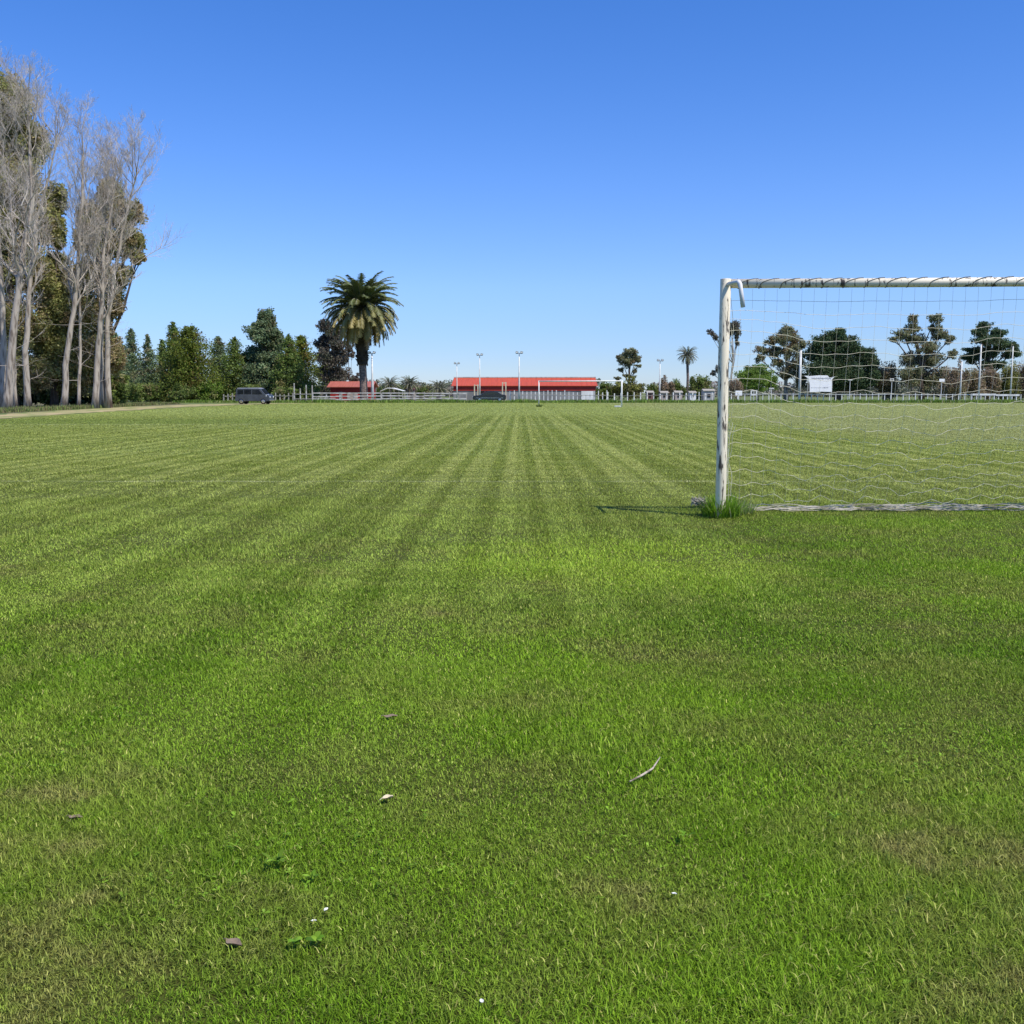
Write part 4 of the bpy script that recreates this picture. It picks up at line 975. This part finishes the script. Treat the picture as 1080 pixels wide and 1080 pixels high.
# ------------------------------------------------------------------ tall grass strips
def tall_grass(name, label, spots, Hh, seed, wid=0.06, dry=0.12, m='lf_verge'):
    rng = np.random.default_rng(seed); b = np.array(spots, float); n = len(b)
    b = np.concatenate([b, np.zeros((n, 1))], 1)
    th = rng.random(n) * 6.283; lean = np.abs(rng.normal(.3, .25, n)); L = Hh * rng.uniform(.45, 1.15, n) * (1 + .3 * np.sin(b[:, 0] * .9) * np.sin(b[:, 0] * .23 + 1))
    d = np.stack([np.cos(th), np.sin(th), np.zeros(n)], 1); s = np.stack([-np.sin(th), np.cos(th), np.zeros(n)], 1); up = np.array([0, 0, 1.])
    mid = b + (d * np.sin(lean * .5)[:, None] + up * np.cos(lean * .5)[:, None]) * (L * .55)[:, None]
    tip = mid + (d * np.sin(lean * 1.6)[:, None] + up * np.cos(lean * 1.6)[:, None]) * (L * .5)[:, None]
    w_ = wid * rng.uniform(.6, 1.4, n)[:, None] / 2
    co = np.stack([b - s * w_, b + s * w_, mid + s * w_ * .9, mid - s * w_ * .9, tip], 1).reshape(-1, 3); i = np.arange(n)[:, None] * 5
    pt = (np.sin(b[:, 0] * .31) * .5 + .5) * .5
    t = np.zeros((n, 3), np.float32); t[:, 0] = np.clip(pt + rng.random(n) * .5, 0, 1); t[:, 1] = rng.random(n); t[:, 2] = (rng.random(n) < dry) * .8
    o = np_mesh(name, co, [i + np.array([[0, 1, 2, 3]]), i + np.array([[3, 2, 4]])], M[m], None, np.repeat(t, 5, 0))
    return meta(o, label, 'grass', kind='stuff')
rng = np.random.default_rng(5)
xs = rng.uniform(-46, 85, 26000); ys = rng.uniform(138, 146.5, 26000)
okm = ~((xs < -30) & (ys < 139))
tall_grass('verge_grass', 'strip of uncut brighter grass along the back fence', np.stack([xs, ys], 1)[okm], 0.42, 6, 0.075)
xs = rng.uniform(0, 1, 9000); yy = 56 + xs * 70; xx = -32.0 - (yy - 53) * 0.115 - np.abs(rng.normal(0, 2.4, 9000))
tall_grass('verge_weeds', 'ragged dry weeds between the dirt path and the poplars', np.stack([xx, yy], 1), 0.30, 7, 0.05, 0.5, 'lf_bush')

# ------------------------------------------------------------------ fences
YF = 146.0
def post_fence(name, label, px0, px1, Y0, Y1, spacing, hgt, mt, rails=(), post=(0.12, 0.12), seed=1, jit=0.1, rail_h=0.10, rail_m=None, panel=None, groupless=True, gap=0):
    a = P(px0, 420, Y0); b = P(px1, 420, Y1); a.z = b.z = 0
    d = b - a; L = d.length; o = thing(name, label, 'fence', a, math.atan2(d.y, d.x)); rnd = random.Random(seed)
    n = max(2, int(round(L / spacing)) + 1)
    for i in range(n):
        h = hgt * (1 + rnd.uniform(-jit, jit)); mb = MB()
        mb.box((i * L / (n - 1), rnd.uniform(-.02, .02), h / 2 - .05), (post[0], post[1], h + .1), rnd.uniform(-.15, .15), 0.94)
        mb.build('post', mt, o)
    for k, z in enumerate(rails):
        mb = MB(); q = max(1, int(L / 3))
        for j in range(q):
            if rail_h >= .1 and rnd.random() < .16 and j: continue
            mb.box((L * (j + .5) / q, -post[1] / 2 - .022, z + rnd.uniform(-.06, .06)), (L / q - .015, .035, rail_h)); 
        mb.build('rail', rail_m or mt, o)
    return o
post_fence('picket_fence', 'weathered grey picket fence showing left and right of the van', 236, 309, 147, 147, 0.62, 1.25, M['wood_grey'], (0.85,), (0.16, 0.05), 1, .12, .07)
post_fence('stock_pen', 'four tall uneven pale posts beside the picket fence', 310.5, 329.5, 145, 145, 0.86, 2.3, M['white_wood'], (0.5, 1.1), (0.14, 0.14), 2, .18, .10, M['wood_grey'])
post_fence('rail_fence', 'white three rail wooden fence running in front of palm and shed', 330, 402, 146, 146, 1.9, 1.35, M['white_wood'], (0.45, 0.85, 1.25), (0.14, 0.14), 3, .06, .16)
post_fence('board_fence', 'greyer close boarded fence between the floodlight and black car', 403, 492, 147, 147, 1.15, 1.35, M['wood_grey'], (0.5, 0.9, 1.28), (0.15, 0.12), 4, .1, .17, M['white_wood'])
post_fence('paling_fence', 'pale upright paling fence in front of the long red roofed hall', 538, 640, 147, 147, 0.60, 1.55, M['concrete_white'], (1.0,), (0.13, 0.07), 5, .1, .07, M['wood_grey'])
post_fence('post_fence', 'widely set white post fence between far goal and near goalpost', 641, 778, 150, 152, 0.98, 1.35, M['concrete_white'], (0.95,), (0.15, 0.12), 6, .14, .05, M['wood_grey'])
post_fence('post_and_rail_fence', 'white posts with a thin top rail seen through the goal net', 779, 1024, 150, 148, 0.86, 1.2, M['concrete_white'], (1.12,), (0.11, 0.11), 7, .06, .07)
post_fence('white_rail_fence', 'brighter white fence with a deep top board, right edge', 1025, 1100, 147, 147, 0.62, 1.12, M['concrete_white'], (1.05,), (0.11, 0.11), 8, .06, .26)

# ------------------------------------------------------------------ poles
def floodlight(label, px, top, Y, w_px, m, lamps=True, fade=False):
    b = P(px, 420, Y); b.z = 0; H = P(px, top, Y).z; k = M_PX(Y)
    o = thing('floodlight_pole', label, 'lamp post', b, 0, 'floodlight poles round the field')
    mb = MB(); r = max(w_px * k / 2, .05); mb.tube([(0, 0, -.1), (0, 0, H * .45), (0, 0, H * .5), (0, 0, H)], [r * 1.1, r * .95, r * .75, r * .55], 10); mb.build('pole', m, o, smooth=True)
    mb = MB(); mb.box((0, 0, H + .03), (.95, .08, .07)); mb.build('crossarm', M['lamp_metal'], o)
    for s in (-1, 1):
        mb = MB(); mb.prism([(-.28, -.14), (.28, -.20), (.30, .10), (-.20, .18)], -.25, .1)
        l = mb.build('lamp', M['lamp_metal'], o); l.location = (s * .33, -.08, H + .20); l.scale = (.72, .72, .8)
        mb = MB(); mb.box((0, -.262, -.02), (.44, .015, .2)); mb.build('lens', M['lens'], l)
    return o
floodlight('white concrete floodlight pole right beside the tall date palm', 393, 373, 149, 2.6, M['concrete_white'])
floodlight('faint shortest floodlight pole at left end of the long red roof', 482, 384, 185, 1.3, M['concrete_white'])
floodlight('slim floodlight pole rising above the black car', 506, 375, 165, 1.5, M['concrete_white'])
floodlight('white floodlight pole in front of the red roof, left of far goal', 547.5, 373, 146, 1.8, M['concrete_white'])
floodlight('thin floodlight pole between the lone tree and slender palm', 695.5, 381, 165, 1.6, M['concrete_white'])
def plain_pole(label, px, top, Y, w_px, m=None, base_y=None):
    b = P(px, 420, Y); b.z = 0; H = P(px, top, Y).z; r = w_px * M_PX(Y) / 2
    o = thing('white_pole', label, 'pole', b, 0, 'plain poles behind the goal net')
    mb = MB(); mb.tube([(0, 0, -.1), (0, 0, H * .5), (0, 0, H)], [r, r * .9, r * .75], 10); mb.build('shaft', m or M['concrete_white'], o, smooth=True)
    mb = MB(); mb.tube([(0, 0, H), (0, 0, H + .06)], [r * .9, r * .5], 10); mb.build('cap', M['lamp_metal'], o)
plain_pole('thick white pole just left of the white banner', 843, 369, 151, 2.9)
plain_pole('shorter white pole under the dark pine, left of the tallest', 1012.5, 381, 150, 1.7)
plain_pole('tallest white pole under the dark pine', 1032, 363, 147, 1.9)
plain_pole('white pole nearest the right edge', 1065.5, 365, 156, 1.6)
def gate_posts(label, px0, px1, top, Y):
    b = P(px0, 420, Y); b.z = 0; H = P(px0, top, Y).z; W_ = (px1 - px0) * M_PX(Y)
    o = thing('gate_posts', label, 'posts', b, 0, 'pairs of cream posts')
    for x in (0, W_):
        mb = MB(); mb.box((x, 0, H / 2 - .05), (.16, .16, H + .1), 0, .95); mb.build('post', M['cream_paint'], o)
    mb = MB(); mb.box((W_ / 2, 0, H - .12), (W_ - .17, .08, .10)); mb.build('beam', M['cream_paint'], o)
gate_posts('lower pair of cream posts in front of the red roof, left pair', 500.5, 504, 405.5, 152)
gate_posts('taller pair of cream posts in front of the red roof, right pair', 530, 533.5, 403, 152)
def small_sign(label, px, top, w_px, h_px, Y, m='cloth_white', frame=False):
    b = P(px, 420, Y); b.z = 0; k = M_PX(Y); zt = P(px, top, Y).z; W_, H_ = w_px * k, h_px * k
    o = thing('small_sign', label, 'sign', b, 0, 'small boards along the right fence')
    mb = MB(); mb.tube([(0, .05, -.1), (0, .05, zt - .02)], .05, 8); mb.build('post', M['concrete_white'], o)
    mb = MB()
    if frame:
        for s in (-1, 1):
            mb.box((s * W_ * .4, 0, zt - H_ / 2), (W_ * .2, .04, H_)); mb.box((0, 0, zt - H_ / 2 + s * H_ * .4), (W_ * .6, .04, H_ * .2))
    else: mb.box((0, -.02, zt - H_ / 2), (W_, .04, H_))
    mb.build('board', M[m], o)
small_sign('blank white board on a post in front of the thicket, centre net', 992.5, 399.5, 5.5, 3, 149)
small_sign('tiny square frame on a post left of the big eucalyptus', 940, 399, 4, 3, 149, 'concrete_white', True)
small_sign('thin topped post below the dark cypress', 896, 400, 4, 1.2, 150, 'concrete_white')
small_sign('low white board just right of the near goalpost', 779, 412, 7, 5, 153)
small_sign('small post with a flat pale cap right of the bright willow', 813.5, 409, 5, 1.2, 150, 'concrete_white')
small_sign('hollow pale frame below the bright willow', 795, 411.5, 7, 5.5, 153, 'concrete_white', True)

# white banner, corners pulled out, rows of unreadable faded lettering
YB = 148.5; k = M_PX(YB); bc = P(864.5, 420, YB); bc.z = 0
bn = thing('banner', 'white cloth banner with faint grey lettering hung on the fence', 'banner', bc)
def bpt(px, py): p = P(px, py, YB) - bc; return p.x, p.z
outl = [bpt(848, 396.2), bpt(854, 396.6), bpt(864, 395.8), bpt(873, 396.0), bpt(874.5, 398), bpt(877, 398.3), bpt(880.5, 397), bpt(877.2, 400.5), bpt(877.5, 406), bpt(877.2, 413.3), bpt(866, 413.0), bpt(854, 413.8), bpt(854, 406), bpt(853.2, 399.5)]
mb = MB(); mb.prism(outl, -.015, .015); mb.build('cloth', M['cloth_white'], bn)
mb = MB(); rnd = random.Random(6)
x = bpt(856, 399)[0]; zt = bpt(856, 399.3)[1]
while x < bpt(875.5, 399)[0]:
    h = rnd.uniform(.10, .20); mb.tube([(x, -.03, zt + h * .4), (x + .05, -.03, zt + h), (x + .09, -.03, zt - h * rnd.choice([.2, .9])), (x + .15, -.03, zt + h * .3)], .022, 4); x += rnd.uniform(.14, .2)
x = bpt(856, 409)[0]; zt = bpt(856, 408.8)[1]
while x < bpt(873, 409)[0]:
    mb.box((x, -.026, zt), (rnd.uniform(.05, .13), .02, rnd.uniform(.05, .14))); x += rnd.uniform(.13, .22)
mb.build('lettering', M['ink'], bn)
for s in (0, 1):
    a = bpt(848.3, 396.4) if s == 0 else bpt(880, 397.2); mb = MB(); mb.tube([(a[0], 0, a[1]), (a[0] + (-.55 if s == 0 else .5), .02, a[1] - (.02 if s == 0 else -.05))], .012, 5); mb.build('tie_rope', M['net'], bn)
for s in (0, 1):
    px = 852.6 if s == 0 else 877.6; a = bpt(px, 398); mb = MB(); mb.tube([(a[0], .07, -.1), (a[0], .07, a[1] + .1)], .045, 8); mb.build('stake', M['white_wood'], bn)

# ------------------------------------------------------------------ buildings
def gable(name, label, px0, px1, Y, eave_py, ridge_py, depth, roof_m, wall_m, over=0.4, rz=0.0, cat='building', band=None, openings=(), rib=True, yaw=0.0):
    k = M_PX(Y); a = P(px0, 420, Y); b = P(px1, 420, Y); W_ = (b.x - a.x); a.z = 0
    o = thing(name, label, cat, a, yaw); ez = P(px0, eave_py, Y).z; rzz = P(px0, ridge_py, Y + depth / 2).z
    mb = MB(); D = depth
    mb.add([(over, over, -.1), (W_ - over, over, -.1), (W_ - over, D - over, -.1), (over, D - over, -.1), (over, over, ez), (W_ - over, over, ez), (W_ - over, D - over, ez), (over, D - over, ez), (over, D / 2, rzz - .12), (W_ - over, D / 2, rzz - .12)],
           [(0, 1, 5, 4), (2, 3, 7, 6), (1, 2, 6, 9, 5), (3, 0, 4, 8, 7)])
    mb.build('wall', wall_m, o)
    mb = MB(); t = .09
    for s in (0, 1):
        y0, y1 = (0, D / 2) if s == 0 else (D, D / 2); nn = -1 if s == 0 else 1
        mb.add([(0, y0, ez - .05), (W_, y0, ez - .05), (W_, y1, rzz), (0, y1, rzz), (0, y0, ez - .05 + t), (W_, y0, ez - .05 + t), (W_, y1, rzz + t), (0, y1, rzz + t)],
               [(0, 3, 2, 1), (4, 5, 6, 7), (0, 1, 5, 4), (1, 2, 6, 5), (3, 0, 4, 7)])
    if rib:
        q = int(W_ / .9)
        for j in range(q + 1):
            x = .06 + j * (W_ - .12) / q; y0, y1 = 0.02, D / 2 - .02
            mb.add([(x - .03, y0, ez + .042), (x + .03, y0, ez + .042), (x + .03, y1, rzz + .085), (x - .03, y1, rzz + .085), (x, y0, ez + .085), (x, y1, rzz + .13)], [(0, 1, 4), (0, 4, 5, 3), (1, 2, 5, 4), (2, 3, 5)])
    rf = mb.build('roof', roof_m, o)
    if band:
        zb, bm = band; mb = MB(); mb.box((W_ / 2, over - .045, (zb + ez - .06) / 2), (W_ - 2 * over + .02, .08, ez - .06 - zb)); mb.build('fascia_wall', bm, o)
    for (f0, f1, z0, z1, nm, om) in openings:
        mb = MB(); x0, x1 = over + f0 * (W_ - 2 * over), over + f1 * (W_ - 2 * over); mb.box(((x0 + x1) / 2, over - .03, (z0 + z1) / 2), (x1 - x0, .10, z1 - z0)); mb.build(nm, om, o)
    return o, W_, ez, rzz
hall, HW, hez, hrz = gable('sports_hall', 'long hall with bright red sheet roof behind the far goal', 476, 630, 186, 407.0, 398.8, 13, M['red_roof'], M['hall_wall'], .35, band=(1.70, M['red_wall']), yaw=-R(1.2),
      openings=[(.18, .24, .1, 2.0, 'door', M['dark_open']), (.90, .985, .1, 1.65, 'white_panel', M['white_wall'])])
mb = MB(); mb.box((HW / 2, 6.5, hrz + .17), (HW + .1, .5, .10)); mb.build('ridge_cap', M['white_wood'], hall)
gable('red_shed', 'small dark red shed with faded red roof behind the palm', 345, 393.5, 163, 408.2, 402.8, 7, M['red_roof_faded'], M['red_wall'], .45,
      openings=[(.22, .30, .1, 1.5, 'door', M['pink_wall']), (.42, .68, .3, 1.25, 'shutter', M['pink_wall']), (.74, .90, .9, 1.45, 'window', M['dark_open'])])
gable('small_cottage', 'small pinkish cottage with dull brown roof right of the canopy', 427, 437, 190, 412.2, 409.8, 5, M['brown_roof'], M['pink_wall'], .25, rib=False, openings=[(.3, .5, .6, 1.4, 'window', M['glass'])])
gable('white_house', 'white house mostly hidden behind the blue grey conifers', 114, 152, 185, 408.5, 404, 8, M['brown_roof'], M['white_wall'], .4, rib=False, openings=[(.2, .3, .8, 1.8, 'window', M['glass']), (.6, .7, .8, 1.8, 'window', M['glass'])])
# canopy
cb_ = P(401, 420, 168); cb_.z = 0; kk = M_PX(168)
cn = thing('canopy', 'white low pitched canopy on posts right of the palm', 'canopy', cb_)
cw = 24 * kk; z0 = P(400, 412.3, 168).z; z1 = P(400, 408.8, 168).z
mb = MB(); mb.prism([(0, z0), (cw * .32, z1), (cw * .55, z1 - .03), (cw, z0 + .05), (cw, z0 - .03), (cw * .5, z1 - .15), (cw * .32, z1 - .12), (0, z0 - .08)][::-1], 0, 3.5); mb.build('canopy_roof', M['white_wall'], cn)
for x in (.1, cw - .1):
    for y in (.12, 3.38):
        mb = MB(); mb.tube([(x, y, -.1), (x, y, z0 - .02)], .05, 8); mb.build('post', M['white_wood'], cn)
# little stalls behind the right fence
for i, (px, w_, top, wm, lab) in enumerate([(686, 8, 411.5, 'brown_roof', 'brown walled small stall left of the thin floodlight'), (701, 9, 411.8, 'pink_wall', 'pinkish stall with dark opening right of the thin floodlight'), (716, 9, 411.5, 'pink_wall', 'brownish stall with dark opening under the slender palm'), (731, 8, 411.8, 'white_wall', 'whitish stall with dark opening right of the slender palm'), (748, 13, 409.6, 'grey_wall', 'largest grey stall with dark opening beside the near goalpost')]):
    gable('stall', lab, px - w_ / 2, px + w_ / 2, 162, top + 2.6, top + 1.1, 2.4, M['wood_grey'], M[wm], .12, rib=False, cat='hut', openings=[(.35, .62, .65, 1.12, 'opening', M['dark_open'])])

# ------------------------------------------------------------------ vehicles
def vehicle(name, label, cat, loc, rz, L, Wd, prof, glass, paint, roof=None, wheels=(), wr=0.33, lamp=True):
    """prof: side outline (x,z); glass: list of side window polygons"""
    o = thing(name, label, cat, loc, rz); h = Wd / 2
    mb = MB(); mb.prism(prof, -h, h); body = mb.build('body', paint, o, bevel=0.05)
    for g_ in glass:
        for s in (-1, 1):
            mb = MB(); mb.prism(g_, s * h - .012 if s < 0 else h - .0, s * h if s < 0 else h + .012); mb.build('window', M['glass'], o)
    for x in wheels:
        for s in (-1, 1):
            wo = bpy.data.objects.new('wheel', None)
            mb = MB(); mb.tube([(0, -.1, 0), (0, -.09, 0), (0, .09, 0), (0, .1, 0)], [wr * .9, wr, wr, wr * .9], 20); wo = mb.build('wheel', M['tyre'], o, smooth=True)
            wo.location = (x, s * (h - .08), wr)
            mb = MB(); mb.tube([(0, s * .1, 0), (0, s * .112, 0)], [wr * .58, wr * .5], 16); mb.build('rim', M['chrome'], wo)
    if roof:
        mb = MB(); mb.prism(roof, -h + .08, h - .08); mb.build('roof', M['van_reflection'], o, bevel=0.03)
    return o
vb = G(267, 426.3)
vprof = [(-2.05, .38), (-2.08, .9), (-2.0, 1.15), (-1.93, 1.72), (-1.80, 1.84), (.75, 1.86), (1.05, 1.78), (1.52, 1.20), (1.98, 1.08), (2.08, .85), (2.08, .42), (1.9, .34), (-1.9, .34)]
van = vehicle('parked_van', 'old blue grey van with pale sky reflection painted on its roof parked on the dirt track', 'van', (vb.x, vb.y + .8, 0), R(-5), 4.1, 1.72, vprof[::-1],
    [[(-1.78, 1.18), (-1.74, 1.66), (-1.05, 1.68), (-1.05, 1.18)][::-1], [(-.95, 1.18), (-.95, 1.68), (-.1, 1.69), (-.1, 1.18)][::-1], [(.02, 1.16), (.02, 1.69), (.80, 1.70), (1.28, 1.16)][::-1]],
    M['van_paint'], [(-1.85, 1.845), (-1.8, 1.90), (.7, 1.92), (.95, 1.85)], (-1.35, 1.32), .34)
mb = MB(); mb.add([(1.09, -.72, 1.76), (1.09, .72, 1.76), (1.54, .76, 1.21), (1.54, -.76, 1.21)], [(0, 3, 2, 1)]); mb.v = [(x + .02, y, z + .015) for x, y, z in mb.v]; mb.build('windscreen', M['glass'], van)
for y in (-.62, .62):
    mb = MB(); mb.tube([(2.07, y, .82), (2.12, y, .82)], [.11, .09], 14); mb.build('headlight', M['lens'], van, smooth=True)
    mb = MB(); mb.box((-2.09, y * 1.15, .95), (.04, .12, .26)); mb.build('tail_light', M['red_lens'], van)
for x, nm in ((2.12, 'bumper'), (-2.11, 'bumper')):
    mb = MB(); mb.box((x, 0, .48), (.10, 1.66, .16)); mb.build(nm, M['chrome'], van, bevel=.02)
mb = MB(); mb.box((1.78, -.70, 1.0), (.35, .30, .25), .2); mb.build('bonnet_reflection', M['van_reflection'], van, bevel=.03)  # pale block added for the bright reflection on the bonnet

cb2 = P(516, 420, 150); cb2.z = 0
cprof = [(-2.35, .35), (-2.42, .62), (-2.36, .92), (-1.30, 1.02), (-.55, 1.50), (.55, 1.55), (1.20, 1.45), (1.75, 1.12), (2.35, 1.05), (2.42, .8), (2.40, .38), (2.2, .30), (-2.2, .30)]
car = vehicle('parked_car', 'black car parked behind the fence before the red roofed hall', 'car', (cb2.x, cb2.y, 0), R(3), 4.8, 1.78, cprof[::-1],
    [[(-1.05, 1.04), (-.5, 1.42), (.02, 1.45), (.02, 1.06)][::-1], [(.10, 1.06), (.10, 1.46), (.6, 1.47), (1.1, 1.38), (1.35, 1.10)][::-1]], M['black_paint'], None, (-1.45, 1.5), .33)
mb = MB(); mb.add([(-1.27, -.72, 1.05), (-1.27, .72, 1.05), (-.57, .66, 1.51), (-.57, -.66, 1.51)], [(0, 1, 2, 3)]); mb.v = [(x - .015, y, z + .012) for x, y, z in mb.v]; mb.build('windscreen', M['glass'], car)
for y in (-.66, .66):
    mb = MB(); mb.box((-2.40, y, .74), (.06, .32, .14)); mb.build('headlight', M['lens'], car)
    mb = MB(); mb.box((2.40, y, .88), (.06, .30, .14)); mb.build('tail_light', M['red_lens'], car)
mb = MB(); mb.box((0, -.90, .60), (4.0, .02, .05)); mb.build('trim', M['chrome'], car)

bpy.context.view_layer.update()
